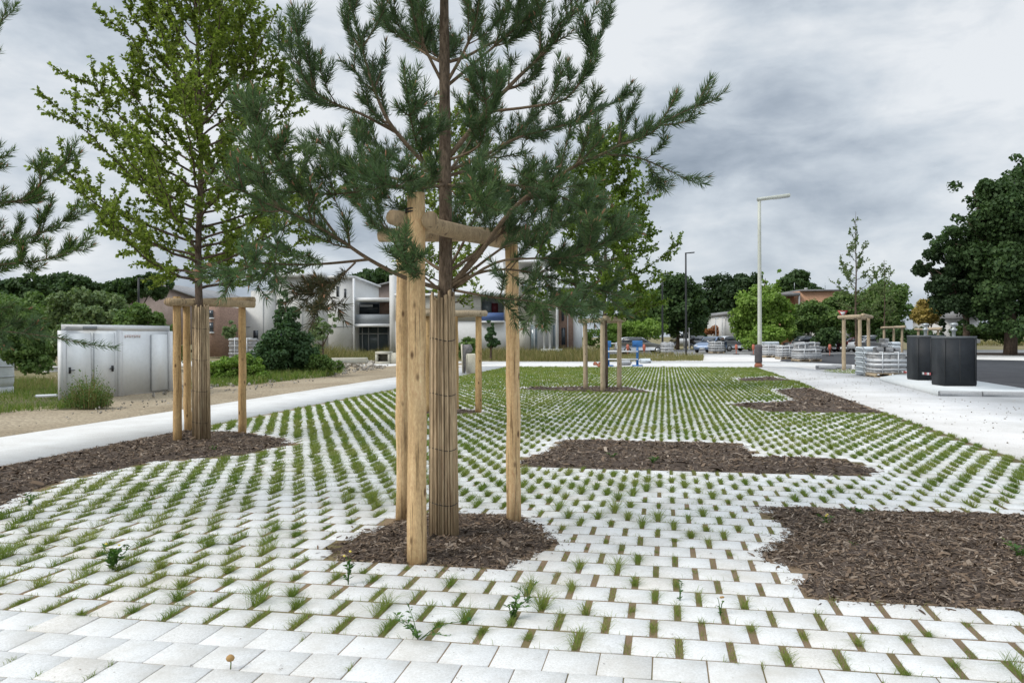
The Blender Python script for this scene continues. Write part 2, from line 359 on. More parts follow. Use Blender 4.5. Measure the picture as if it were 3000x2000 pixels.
# ------------------------------------------------------------------ mesh builder
class MB:
    def __init__(s): s.v = []; s.f = []; s.n = 0
    def add(s, v, f):
        v = np.asarray(v, float).reshape(-1, 3)
        f = np.asarray(f, np.int64)
        s.v.append(v); s.f.append(f + s.n); s.n += len(v)
        return s
    def box(s, c, size, rotz=0.0, bevel=0.0, ax=None):
        """box by centre and size; ax = own x,y,z axes"""
        h = np.asarray(size, float) / 2
        if ax is None:
            ca, sa = math.cos(rotz), math.sin(rotz)
            ax = np.array([[ca, sa, 0], [-sa, ca, 0], [0, 0, 1]])
        b = min(bevel, h.min() * .9)
        if b <= 0:
            q = np.array([[x, y, z] for z in (-1, 1) for y in (-1, 1) for x in (-1, 1)], float) * h
            f = [(0, 2, 3, 1), (4, 5, 7, 6), (0, 1, 5, 4), (2, 6, 7, 3), (0, 4, 6, 2), (1, 3, 7, 5)]
            return s.add(q @ ax + np.asarray(c, float), f)
        vs = []; idx = {}
        for sx in (-1, 1):
            for sy in (-1, 1):
                for sz in (-1, 1):
                    for a in range(3):
                        p = np.array([sx, sy, sz], float) * (h - b); p[a] = (sx, sy, sz)[a] * h[a]
                        idx[(sx, sy, sz, a)] = len(vs); vs.append(p)
        f4 = []; f3 = []
        for a in range(3):
            o = [i for i in range(3) if i != a]
            for sg in (-1, 1):
                ring = []
                for p, q in ((-1, -1), (1, -1), (1, 1), (-1, 1)):
                    k = [0, 0, 0]; k[a] = sg; k[o[0]] = p; k[o[1]] = q
                    ring.append(idx[(*k, a)])
                flip = (sg < 0) ^ (a == 1)
                f4.append(ring[::-1] if flip else ring)
            for p in (-1, 1):
                for q in (-1, 1):
                    k0 = [0, 0, 0]; k0[a] = -1; k0[o[0]] = p; k0[o[1]] = q
                    k1 = list(k0); k1[a] = 1
                    r = [idx[(*k0, o[0])], idx[(*k1, o[0])], idx[(*k1, o[1])], idx[(*k0, o[1])]]
                    f4.append(r)
        for sx in (-1, 1):
            for sy in (-1, 1):
                for sz in (-1, 1):
                    f3.append([idx[(sx, sy, sz, a)] for a in range(3)])
        q = np.array(vs) @ ax + np.asarray(c, float)
        base = s.n
        s.add(q, f4); s.f.append(np.array(f3, np.int64) + base)
        return s
    def tube(s, pts, rad, n=8, cap=True, flat=None):
        pts = np.asarray(pts, float); k = len(pts)
        rad = np.broadcast_to(np.asarray(rad, float), (k,))
        t = np.gradient(pts, axis=0); t /= np.linalg.norm(t, axis=1)[:, None] + 1e-9
        u = np.cross(t[0], [0, 0, 1.0])
        if np.linalg.norm(u) < .1: u = np.cross(t[0], [0, 1.0, 0])
        u /= np.linalg.norm(u)
        a = np.arange(n) * 2 * math.pi / n
        V = []
        for i in range(k):
            u = u - t[i] * (u @ t[i]); u /= np.linalg.norm(u) + 1e-9
            w = np.cross(t[i], u)
            V.append(pts[i] + rad[i] * (np.cos(a)[:, None] * u + np.sin(a)[:, None] * w))
        V = np.concatenate(V)
        i = np.arange(k - 1)[:, None] * n; j = np.arange(n)[None]; j2 = (j + 1) % n
        fs = np.stack([i + j, i + j2, i + n + j2, i + n + j], -1).reshape(-1, 4)
        base = s.n
        s.add(V, fs)
        if cap:
            s.f.append(np.array([list(range(n))[::-1]], np.int64) + base)
            s.f.append(np.array([[(k - 1) * n + q for q in range(n)]], np.int64) + base)
        return s
    def prism(s, poly, vec):
        """closed polygon (points in space) swept along vec"""
        p = np.asarray(poly, float); n = len(p); vec = np.asarray(vec, float)
        base = s.n
        s.v.append(np.concatenate([p, p + vec])); s.n += 2 * n
        s.f.append(np.array([list(range(n))], np.int64) + base)
        s.f.append(np.array([[n + i for i in range(n)][::-1]], np.int64) + base)
        s.f.append(np.array([(i, i + n, (i + 1) % n + n, (i + 1) % n) for i in range(n)], np.int64) + base)
        return s
    def lathe(s, c, prof, n=16):
        a = np.arange(n) * 2 * math.pi / n
        V = np.concatenate([np.stack([c[0] + r * np.cos(a), c[1] + r * np.sin(a), np.full(n, c[2] + z)], 1) for r, z in prof])
        k = len(prof)
        i = np.arange(k - 1)[:, None] * n; j = np.arange(n)[None]; j2 = (j + 1) % n
        return s.add(V, np.stack([i + j, i + j2, i + n + j2, i + n + j], -1).reshape(-1, 4))
    def build(s, name, mat, parent=None, smooth=False, extra=None):
        nf = sum(len(f) for f in s.f)
        if extra:
            s.f += [f + s.n for f in extra[0].f]; s.v += extra[0].v; s.n += extra[0].n
        v = np.concatenate(s.v) if s.v else np.zeros((0, 3))
        org = np.zeros(3)
        if parent is not None: org = ORG[parent.name]
        me = bpy.data.meshes.new(name)
        cnt = np.concatenate([np.full(len(f), f.shape[1]) for f in s.f]).astype(np.int32)
        li = np.concatenate([f.ravel() for f in s.f]).astype(np.int32)
        me.vertices.add(len(v)); me.vertices.foreach_set('co', (v - org).astype(np.float32).ravel())
        me.loops.add(len(li)); me.loops.foreach_set('vertex_index', li)
        me.polygons.add(len(cnt))
        st = np.zeros(len(cnt), np.int32); st[1:] = np.cumsum(cnt)[:-1]
        me.polygons.foreach_set('loop_start', st); me.polygons.foreach_set('loop_total', cnt)
        if smooth: me.polygons.foreach_set('use_smooth', np.ones(len(cnt), bool))
        me.update(calc_edges=True)
        me.materials.append(M[mat] if isinstance(mat, str) else mat)
        if extra:
            me.materials.append(M[extra[1]])
            mi = np.zeros(len(cnt), np.int32); mi[nf:] = 1; me.polygons.foreach_set('material_index', mi)
        o = bpy.data.objects.new(name, me); scene.collection.objects.link(o)
        if parent is not None: o.parent = parent
        ORG[o.name] = org
        return o
ORG = {}
def tag(o, label=None, cat=None, group=None, kind=None):
    if label: o['label'] = label
    if cat: o['category'] = cat
    if group: o['group'] = group
    if kind: o['kind'] = kind
    return o
def thing(name, label, cat, loc, group=None):
    o = bpy.data.objects.new(name, None); scene.collection.objects.link(o)
    o.empty_display_size = .2
    o.location = [float(x) for x in loc]; ORG[o.name] = np.asarray(loc, float)
    return tag(o, label, cat, group)
def copy_thing(src, loc, label, rotz=None):
    """a copy of a thing with copies of its parts and sub-parts"""
    c = src.copy(); scene.collection.objects.link(c)
    c.location = [float(x) for x in loc]
    if rotz is not None: c.rotation_euler = (0, 0, rotz)
    c['label'] = label
    for ch in list(src.children):
        a = ch.copy(); scene.collection.objects.link(a); a.parent = c
        for g in list(ch.children):
            d = g.copy(); scene.collection.objects.link(d); d.parent = a
    return c
def unit(v):
    v = np.asarray(v, float); return v / (np.linalg.norm(v, axis=-1, keepdims=True) + 1e-12)
def rdir(n):
    return unit(rng.normal(size=(n, 3)))

def leaves(mb, pos, size, nrm=None, along=None, aspect=.62):
    """one folded four-point leaf per position"""
    n = len(pos)
    d = unit(along if along is not None else rdir(n))
    nr = unit(nrm if nrm is not None else rdir(n))
    w = unit(np.cross(d, nr)); nr = np.cross(w, d)
    s = np.broadcast_to(size, (n,))[:, None]
    v = np.stack([pos - d * s * .5, pos + w * s * aspect * .5 + nr * s * .12, pos + d * s * .5, pos - w * s * aspect * .5 + nr * s * .12], 1)
    mb.add(v.reshape(-1, 3), np.arange(n * 4).reshape(n, 4))
def blades(mb, base, height, width, lean, heading=None):
    """grass blades: two segments and a tip"""
    n = len(base)
    h = np.broadcast_to(height, (n,))[:, None]; w = np.broadcast_to(width, (n,))[:, None]; ln = np.broadcast_to(lean, (n,))[:, None]
    a = rng.uniform(0, 2 * math.pi, n) if heading is None else heading
    dirv = np.stack([np.cos(a), np.sin(a), np.zeros(n)], 1); b = rng.uniform(0, math.pi, n)
    side = np.stack([np.cos(b), np.sin(b), np.zeros(n)], 1)
    m = base + dirv * h * ln * .35 + UP * h * .58
    t = base + dirv * h * ln * 1.0 + UP * h * np.clip(1 - ln * .25, .2, 1)
    v = np.stack([base - side * w / 2, base + side * w / 2, m + side * w * .4, m - side * w * .4, t], 1).reshape(-1, 3)
    k = np.arange(n)[:, None] * 5
    mb.v.append(v)
    mb.f.append(k + np.array([[0, 1, 2, 3]]) + mb.n); mb.f.append(k + np.array([[3, 2, 4]]) + mb.n)
    mb.n += len(v)

# ------------------------------------------------------------------ the ground and paving
PU, PV = 0.260618, 0.262383
EDGE_L, EDGE_R, FAR = -8.02, 4.62, 36.4
def inpoly(x, y, poly):
    p = np.asarray(poly, float); n = len(p)
    r = np.zeros(np.shape(x), bool)
    for i in range(n):
        x0, y0 = p[i]; x1, y1 = p[(i + 1) % n]
        c = ((y0 > y) != (y1 > y)) & (x < (x1 - x0) * (y - y0) / (y1 - y0 + 1e-12) + x0)
        r ^= c
    return r
def polydist(x, y, poly):
    p = np.asarray(poly, float); n = len(p); d = np.full(np.shape(x), 1e9)
    for i in range(n):
        a = p[i]; b = p[(i + 1) % n]; ab = b - a
        t = np.clip(((x - a[0]) * ab[0] + (y - a[1]) * ab[1]) / (ab @ ab + 1e-12), 0, 1)
        d = np.minimum(d, np.hypot(x - a[0] - t * ab[0], y - a[1] - t * ab[1]))
    return d
# planting beds, in paver units (u across, v along)
BEDS = [
    ('bark mulch bed round the foot of the big staked pine', [(-8.9, 6.1), (-8.6, 8.0), (-7.7, 10.9), (-4.4, 11.2), (-3.3, 10.0), (-2.4, 7.7), (-3.4, 5.05), (-8.1, 5.0)], 3000, 1.0),
    ('long bark mulch bed along the white path under the leafy left tree', [(-30.6, -2), (-30.6, 31.2), (-26, 31), (-21.5, 28.2), (-20.3, 26.5), (-21.1, 22.2), (-24.2, 19.4), (-24.9, 14.5), (-24.3, 11.8), (-22.9, 9), (-22.5, -2)], 900, 1.3),
    ('stepped bark mulch bed in the middle of the paving', [(-5.9, 21.0), (-6.4, 22.4), (-5.5, 26), (-5.2, 30.6), (4.9, 30.6), (5.3, 25.8), (9.4, 25.7), (10.3, 22.3), (9.4, 21.0)], 900, 1.3),
    ('big bark mulch bed at the right front of the paving', [(3.9, 14.0), (4.3, 12), (4.5, 10.5), (4.1, 9.3), (3.3, 8.0), (3.5, 6.9), (4.6, 6.2), (3.9, 5.2), (4.2, 4.0), (17.0, 4.0), (17.0, 14.0)], 2300, 1.0),
    ('wedge of bark mulch by the right edge of the paving', [(12.9, 76.5), (17.4, 79), (17.72, 77), (17.72, 50.3), (8.9, 50.1), (6.3, 57), (12.8, 61)], 320, 1.9),
    ('far thin bark mulch bed near the right edge of the paving', [(10.6, 99), (16.3, 105), (17.5, 95), (10.8, 93)], 200, 2.0),
    ('bark mulch bed round the single staked tree far back in the paving', [(-16.8, 75.5), (-9, 78.5), (-3.2, 78), (-.6, 70.4), (-8, 70.5), (-14, 73)], 260, 2.0),
    ('small bark mulch bed behind the big pine round a staked tree', [(-19.5, 48.0), (-14.6, 48.2), (-13.6, 46.5), (-15, 44.6), (-19.5, 44.2)], 350, 1.8),
]
BEDXY = [np.array(b[1]) * [PU, PV] for b in BEDS]

def sheet(name, poly, z, mat, label, cat, kind='structure', thick=.05):
    mb = MB(); mb.prism([(x, y, z) for x, y in poly], (0, 0, -thick))
    o = mb.build(name, mat); return tag(o, label, cat, None, kind)
def gpoly(px): return [tuple(G(*p)[:2]) for p in px]

# one sheet of rough ground out to the horizon, lightly uneven away from the paving
mb = MB()
gx = np.unique(np.concatenate([[-900, -500, -250, -150, -100], np.linspace(-70, 70, 71), [100, 150, 250, 500, 900]]))
gy = np.unique(np.concatenate([[-200, -60, -30], np.linspace(-16, 110, 64), [140, 180, 250, 400, 700, 1200]]))
XX, YY = np.meshgrid(gx, gy)
ZZ = -.09 + .03 * np.sin(XX * .7 + 1.3 * np.sin(YY * .31)) * np.sin(YY * .53 + 2)
nx, ny = len(gx), len(gy)
I = (np.arange(ny - 1)[:, None] * nx + np.arange(nx - 1)[None]).ravel()
mb.add(np.stack([XX, YY, ZZ], -1).reshape(-1, 3), np.stack([I, I + 1, I + nx + 1, I + nx], 1))
tag(mb.build('ground', 'ground', smooth=True), 'rough open ground reaching to the horizon', 'ground', None, 'structure')

sheet('joint_soil', [(EDGE_L, -9), (EDGE_R, -9), (EDGE_R, FAR), (EDGE_L, FAR)], -.0035, 'soil', 'sandy soil showing in the joints between the white pavers', 'soil')
sheet('concrete_path', [(-10.45, -9), (-8.03, -9), (-8.03, 37.5), (-10.45, 37.5)], .002, 'concrete_white', 'white concrete path along the left side of the paving', 'path', thick=.02)
sheet('cross_path', [(-34, 37.6), (40, 37.6), (40, 45.5), (-34, 45.5)], .000, 'concrete_white', 'white concrete path crossing behind the paving', 'path', thick=.1)
sheet('gravel_path', [(4.635, -9), (8.2, -9), (8.2, 6), (11.2, 11), (11.5, 19), (8.6, 26), (6.5, 37.5), (4.635, 37.5)], .000, 'gravel', 'white gravel path along the right side of the paving', 'path', thick=.1)
sheet('gravel_apron', [(8.21, -9), (45, -9), (45, 18.5), (11.52, 18.5), (11.21, 11), (8.21, 6)], -.004, 'gravel', 'pale gravel ground in front of the container platform', 'gravel', thick=.1)
sheet('gravel_yard', [(6.52, 37.4), (8.62, 26), (11.3, 19.6), (45, 19.6), (45, 37.4)], -.008, 'gravel', 'pale gravel ground round the asphalt', 'gravel', thick=.1)
ap = [(2285, 1058), (2300, 1040), (2470, 1036), (3000, 1056), (3400, 1070), (3400, 1175), (3000, 1146), (2880, 1124), (2740, 1094), (2500, 1068)]
sheet('asphalt_yard', gpoly(ap), .006, 'asphalt', 'dark new asphalt behind the two black containers', 'asphalt', thick=.05)
sheet('far_concrete_strip', gpoly([(2860, 1053), (3500, 1066), (3500, 1046), (2860, 1041)]), .012, 'concrete_white', 'white concrete strip beyond the asphalt on the right', 'path', thick=.05)
sheet('far_soil_strip', gpoly([(2830, 1039), (3600, 1045), (3600, 1036), (2830, 1033)]), .016, 'mulch', 'dark soil strip beyond the white strip on the right', 'soil', thick=.05)
sheet('old_road', [(-20, 68), (90, 62), (90, 78), (-20, 90)], .004, 'old_road', 'pale grey road where the cars are parked', 'road', thick=.05)
sheet('car_park_apron', [(-3, 46), (40, 46), (40, 61), (-3, 66)], -.002, 'gravel', 'dusty pale ground in front of the parked cars', 'gravel', thick=.05)

# dirt track on the left
mb = MB()
gx = np.linspace(-26, -10.46, 60); gy = np.linspace(-6, 46, 130)
XX, YY = np.meshgrid(gx, gy)
ZZ = -.02 + .025 * np.sin(XX * 2.1 + np.sin(YY * .5) * 1.4) + .03 * np.sin(YY * .9 + XX * .6) * np.sin(XX * 1.3) + rng.normal(0, .008, XX.shape)
ZZ[:, -1] = -.03
nx, ny = len(gx), len(gy)
I = (np.arange(ny - 1)[:, None] * nx + np.arange(nx - 1)[None]).ravel()
mb.add(np.stack([XX, YY, ZZ], -1).reshape(-1, 3), np.stack([I, I + 1, I + nx + 1, I + nx], 1))
tag(mb.build('dirt_track', 'dirt', smooth=True), 'bare dirt track beside the white path on the left', 'dirt', None, 'structure')

# pavers: laid in running bond, open joints beyond the first seam, tight joints before it
px_, py_, hw_ = [], [], []
bed_cells = []
def in_bed(x, y):
    r = np.zeros(np.shape(x), bool)
    for b in BEDXY: r |= inpoly(x, y, b)
    return r
joint_x, joint_y = [], []
for v in range(-20, int(FAR / PV)):
    yc = (v + .5) * PV
    if v >= 0:
        off = .5 if v % 2 == 0 else 0.0
        u = np.arange(-32, 19) + off
        hw = (PU - .040) / 2
    else:
        off = 0.0 if v % 2 else .5
        u = np.arange(-32, 19) + off
        hw = (PU - .006) / 2
    x = u * PU
    ok = (x - hw > EDGE_L) & (x + hw < EDGE_R) & ~in_bed(x, np.full_like(x, yc))
    px_.append(x[ok]); py_.append(np.full(ok.sum(), yc)); hw_.append(np.full(ok.sum(), hw))
    if v >= 0:
        j = x + PU / 2
        ok = (j > EDGE_L + .1) & (j < EDGE_R - .05) & ~in_bed(j, np.full_like(j, yc))
        joint_x.append(j[ok]); joint_y.append(np.full(ok.sum(), yc))
px_ = np.concatenate(px_); py_ = np.concatenate(py_); hw_ = np.concatenate(hw_)
joint_x = np.concatenate(joint_x); joint_y = np.concatenate(joint_y)
n = len(px_)
hd = np.where(py_ < 0, (PV - .006) / 2, (PV - .021) / 2) + rng.normal(0, .0007, n)
hw_ = hw_ + rng.normal(0, .0008, n)
jx = rng.normal(0, .0016, n) * (py_ > 0); jy = rng.normal(0, .0014, n) * (py_ > 0); ja = rng.normal(0, .006, n) * (py_ > 0)
top = np.abs(rng.normal(.0008, .0012, n))
tx = rng.normal(0, .002, n); ty = rng.normal(0, .002, n)
ch = .003
lay = [(0, 0, -.045), (0, 0, -ch), (-ch, -ch, 0.0)]
V = np.zeros((n, 12, 3))
for li_, (a, b, z) in enumerate(lay):
    for ci, (sx, sy) in enumerate(((-1, -1), (1, -1), (1, 1), (-1, 1))):
        lx = sx * (hw_ + a); ly = sy * (hd + b)
        V[:, li_ * 4 + ci, 0] = px_ + jx + lx * np.cos(ja) - ly * np.sin(ja)
        V[:, li_ * 4 + ci, 1] = py_ + jy + lx * np.sin(ja) + ly * np.cos(ja)
        V[:, li_ * 4 + ci, 2] = z + top + (lx * tx + ly * ty if li_ else 0)
fc = [(8, 9, 10, 11)]
for l in (0, 4):
    for c in range(4): fc.append((l + c, l + (c + 1) % 4, l + 4 + (c + 1) % 4, l + 4 + c))
mb = MB(); mb.add(V.reshape(-1, 3), (np.arange(n)[:, None, None] * 12 + np.array(fc)[None]).reshape(-1, 4))
tag(mb.build('pavement', 'paver'), 'square of pale granite setts laid in rows with grassy joints', 'paving', None, 'structure')

# grass in the open joints
def vnoise(x, y, s, seed):
    r = np.random.default_rng(seed); k = r.uniform(0, 6.28, 12); a = r.uniform(-1, 1, (12, 2))
    o = np.zeros_like(x)
    for i in range(12): o += np.sin((a[i, 0] * x + a[i, 1] * y) * s + k[i])
    return o / 12 ** .5
bd = np.full(len(joint_x), 1e9)
for b in BEDXY: bd = np.minimum(bd, polydist(joint_x, joint_y, b))
dist = np.hypot(joint_x - CAM[0], joint_y - CAM[1])
dens = .66 + .26 * vnoise(joint_x, joint_y, 1.6, 3) + .2 * vnoise(joint_x, joint_y, 6, 4) + rng.normal(0, .2, len(joint_x))
dens += np.clip((dist - 6) * .06, 0, .5) + .15 * (joint_x < -1.5)
dens -= .06 * np.clip((joint_x + .3) / 2.0, 0, 1) * (joint_y < 5)
dens = dens + (.95 + .12 * vnoise(joint_x, joint_y, .7, 5) - dens) * np.clip((dist - 8) / 6, 0, .8)
dens = np.clip(dens, .06, 1.25)
dens *= np.clip((bd - .08) / .22, 0.0, 1) ** .7
mb = MB()
for lo, hi, cnt, w, hh in ((0, 5.5, 150, .0024, .045), (5.5, 8, 150, .0031, .049), (8, 13, 140, .0055, .056), (13, 22, 80, .010, .060), (22, 60, 42, .018, .062)):
    s = (dist >= lo) & (dist < hi)
    jx_, jy_, dn = joint_x[s], joint_y[s], dens[s]
    k = rng.poisson(cnt * dn)
    idx = np.repeat(np.arange(len(jx_)), k)
    m_ = len(idx)
    clump = rng.uniform(-.10, .10, len(jx_))[idx]
    mixk = rng.uniform(0, 1, m_) < .15
    mid_ = rng.normal(-.02, .06, len(jx_))[idx]; half = np.where(rng.uniform(0, 1, len(jx_)) < (.55 if hi < 9 else .25), rng.uniform(.03, .08, len(jx_)), .14)[idx]
    yy = np.where(mixk, clump * .6 - .04 + rng.normal(0, .035, m_), np.where(half > .1, rng.uniform(-.125, .125, m_), mid_ + rng.normal(0, 1, m_) * half * .6))
    base = np.stack([jx_[idx] + rng.uniform(-.017, .017, m_), jy_[idx] + np.clip(yy, -.128, .128), np.full(m_, -.008)], 1)
    vig = np.clip(rng.lognormal(-.12, .45 if hi < 9 else .2, len(jx_)), .3, 2.6)[idx]
    h = hh * vig * rng.uniform(.55, 1.3, m_) * np.clip(dn[idx] + .25, .5, 1.2)
    blades(mb, base, h + .012, w * rng.uniform(.7, 1.3, m_), np.where(rng.uniform(0, 1, m_) < .4, rng.uniform(1.2, 2.4, m_), rng.uniform(.15, 1.3, m_)))
# stray grass in the thin seams near the camera
m_ = 40000
sx = rng.uniform(-6.5, 3.2, m_); sv = rng.integers(0, 22, m_)
keep = (rng.uniform(0, 1, m_) < .16 + .62 * (vnoise(sx, sv * PV, 2.2, 9) > .45)) & ~in_bed(sx, sv * PV + .05) & ~in_bed(sx, sv * PV - .05)
keep &= rng.uniform(0, 1, m_) < np.clip(1.15 - (sx + 3) * .16, .25, 1)
sx, sv = sx[keep], sv[keep]; m_ = len(sx)
blades(mb, np.stack([sx, sv * PV + rng.normal(0, .004, m_), np.full(m_, -.008)], 1), rng.uniform(.015, .05, m_), .0028, rng.uniform(.2, 1.9, m_))
# tight joints of the plain rows: a few sprouts
m_ = 420
c = rng.integers(0, 26, m_); cu = rng.uniform(-14, 5, 26)
cv = rng.integers(-5, 0, 26)
ux = np.round(cu[c]) + np.where(cv[c] % 2, .5, 0); 
blades(mb, np.stack([ux * PU + rng.normal(0, .003, m_), (cv[c] + .5) * PV + (rng.uniform(-.11, .11, 26))[c] + rng.normal(0, .018, m_), np.full(m_, -.01)], 1), rng.uniform(.015, .05, m_), .003, rng.uniform(.1, 1.1, m_))
tag(mb.build('joint_grass', 'grass'), 'short green grass growing in the joints of the white paving', 'grass', None, 'stuff')

# mulch beds: low mound of fine bark with loose chips on top
for (lab, uvp, dchip, csz), poly in zip(BEDS, BEDXY):
    x0, y0 = poly.min(0) - .2; x1, y1 = poly.max(0) + .2
    if y0 < -4: y0 = -4
    cell = .055 if dchip > 1500 else .09 if dchip > 500 else .2
    gx = np.arange(x0, x1, cell); gy = np.arange(y0, y1, cell)
    XX, YY = np.meshgrid(gx, gy)
    ins = inpoly(XX, YY, poly); dd = polydist(XX, YY, poly) * np.where(ins, 1, -1)
    def hz(d, x, y):
        return -.016 + np.clip(d + .03, 0, .28) * .20 + (.012 * vnoise(x, y, 9, 21) + .008 * vnoise(x, y, 25, 22)) * np.clip(d * 6, 0, 1)
    ZZ = hz(dd, XX, YY) + rng.normal(0, .004, XX.shape)
    nx, ny = len(gx), len(gy)
    J = (np.arange(ny - 1)[:, None] * nx + np.arange(nx - 1)[None])
    keep = (dd[:-1, :-1] > -.05)
    I = J[keep]
    mb = MB(); mb.add(np.stack([XX, YY, ZZ], -1).reshape(-1, 3), np.stack([I, I + 1, I + nx + 1, I + nx], 1))
    bedo = mb.build('mulch_bed', 'mulch', smooth=True)
    tag(bedo, lab, 'mulch bed', 'bark mulch beds set into the paving', 'stuff')
    area = .5 * abs(np.dot(poly[:, 0], np.roll(poly[:, 1], 1)) - np.dot(poly[:, 1], np.roll(poly[:, 0], 1)))
    k = int(area * dchip * 2.2)
    x = rng.uniform(x0, x1, k); y = rng.uniform(max(y0, -1.2), y1, k)
    dd = polydist(x, y, poly) * np.where(inpoly(x, y, poly), 1, -1)
    ok = (dd > -.02) | ((dd > -.20) & (rng.uniform(0, 1, k) < .10 * np.clip(1 + dd / .2, 0, 1)))
    x, y, dd = x[ok], y[ok], dd[ok]; k = len(x)
    z = np.maximum(hz(dd, x, y), -.004) + .006
    a = rng.uniform(0, math.pi * 2, k)
    d = np.stack([np.cos(a), np.sin(a), rng.normal(0, .28, k)], 1); d = unit(d)
    L = rng.lognormal(-3.55, .48, k) * csz; W = L * rng.uniform(.12, .34, k)
    w = unit(np.cross(d, UP) + rng.normal(0, .35, (k, 3))); nn = np.cross(d, w)
    c0 = np.stack([x, y, z], 1)
    bend = rng.normal(0, .12, k)[:, None] * L[:, None]
    L = L[:, None]; W = W[:, None]
    v = np.stack([c0 - d * L / 2 - w * W / 2, c0 - d * L / 2 + w * W / 3, c0 + nn * bend + w * W / 2, c0 + d * L / 2 + w * W / 4, c0 + d * L / 2 - w * W / 4, c0 + nn * bend - w * W / 2], 1)
    mb = MB(); q = np.arange(k)[:, None] * 6
    mb.v.append(v.reshape(-1, 3)); mb.n = k * 6
    mb.f.append(q + np.array([[0, 1, 2, 5]])); mb.f.append(q + np.array([[5, 2, 3, 4]]))
    ch_ = mb.build('bark_chips', 'chip', bedo); tag(ch_, kind='stuff')

# ------------------------------------------------------------------ stakes and rails round the young trees
def wob(p, q, n, amp):
    t = np.linspace(0, 1, n)[:, None]
    return np.asarray(p) * (1 - t) + np.asarray(q) * t + rng.normal(0, amp, (n, 3)) * [1, 1, 0]
def post(mb, p, z1, r):
    k = 9
    pts = wob([p[0], p[1], -.05], [p[0] + rng.normal(0, .012), p[1] + rng.normal(0, .012), z1], k, .003)
    mb.tube(pts, r * (1.06 - np.linspace(0, .14, k)) * (1 + rng.normal(0, .012, k)), 12)
def stake_frame(posts, tops, r, zbar, label, loc, mats=('stake', 'bar'), bars=True, over=.16, inside=False):
    t = thing('tree_stake_frame', label, 'tree stakes', loc, 'round wooden stakes with top rails holding young trees')
    k = len(posts)
    for i, (p, z) in enumerate(zip(posts, tops)):
        mb = MB(); post(mb, p, z, r * (1.12 if inside and i == 0 else 1))
        mb.build('post', mats[0] if isinstance(mats[0], str) else mats[0][i], t, True)
    if bars:
        c = np.mean([p[:2] for p in posts], 0)
        for i in range(k):
            a = np.array(posts[i][:2]); b = np.array(posts[(i + 1) % k][:2])
            d = unit(b - a); out = np.array([d[1], -d[0]])
            if out @ (((a + b) / 2) - c) < 0: out = -out
            off = out * (r * 1.55) * (-1 if inside else 1)
            za = zbar + (.055 if i % 2 else -.01)
            p0 = np.array([*(a - d * over + off), za]); p1 = np.array([*(b + d * over + off), za + rng.normal(0, .015)])
            mb = MB(); n_ = 8
            rr = r * (1.02 if inside else .95) * (1 + rng.normal(0, .05, n_))
            mb.tube(wob(p0, p1, n_, .006), rr, 10)
            mb.build('rail', mats[1], t, True)
    return t
zg = lambda px, pyb, pyt: P(px, pyt, depth(G(px, pyb)))[2]
main_posts = [G(1222, 1645), G(1181, 1520), G(1505, 1530)]
fr = stake_frame(main_posts, [2.62, 2.40, 2.48], .061, 2.43, 'tall wooden stakes with log rails holding the big pine in front', (-1.55, 2.2, 0), inside=True)
mb = MB()
p = main_posts[0]
for z in (2.485, 2.505): mb.tube([(p[0] + .066 * math.cos(a), p[1] + .066 * math.sin(a), z) for a in np.linspace(0, 2 * math.pi, 17)], .006, 6, False)
mb.build('rubber_tie', 'rubber', fr)
left_posts = [G(520, 1295), G(551, 1268), G(710, 1276)]
stake_frame(left_posts, [2.24, 2.14, 2.14], .062, 2.16, 'wooden stakes with log rails holding the tall leafy tree on the left', (-7.1, 7.6, 0), ('stake_orange', 'bar'))
t2_posts = [G(1716, 1141), G(1766, 1147), G(1814, 1138)]
stake_frame(t2_posts, [2.04, 2.05, 2.04], .07, 2.06, 'pale wooden stakes round the lone tree far back in the paving', (-1.6, 19.6, 0), ('stake_pale', 'stake_pale'))
p = t2_posts[1]
th_posts = [G(1402, 1207), G(1252, 1209), G(1335, 1198)]
stake_frame(th_posts, [2.08, 2.06, 2.08], .07, 2.1, 'wooden stakes half hidden behind the big pine', (-4.1, 12.4, 0), ('stake_orange', 'stake_pale'), over=.12)
r_posts = [G(2472, 1084), G(2508, 1083), G(2519, 1086), G(2545, 1076)]
stake_frame(r_posts[:1] + r_posts[2:], [2.4, 2.42, 2.4], .085, 2.42, 'wooden stakes round the thin tree near the black containers', (8.6, 34, 0), ('stake_pale', 'stake_pale'))
f_posts = [gp(2590, 54), gp(2642, 54), gp(2618, 56)]
stake_frame(f_posts, [2.1, 2.1, 2.1], .08, 2.1, 'far wooden stakes seen above the pallet of grey blocks', (14.5, 55, 0), ('stake_pale', 'stake_pale'))
f_posts = [gp(2690, 52), gp(2748, 52), gp(2716, 54)]
stake_frame(f_posts, [1.95, 1.95, 1.95], .08, 1.95, 'far wooden stakes seen above the rear black container', (16.5, 53, 0), ('stake_pale', 'stake_pale'))

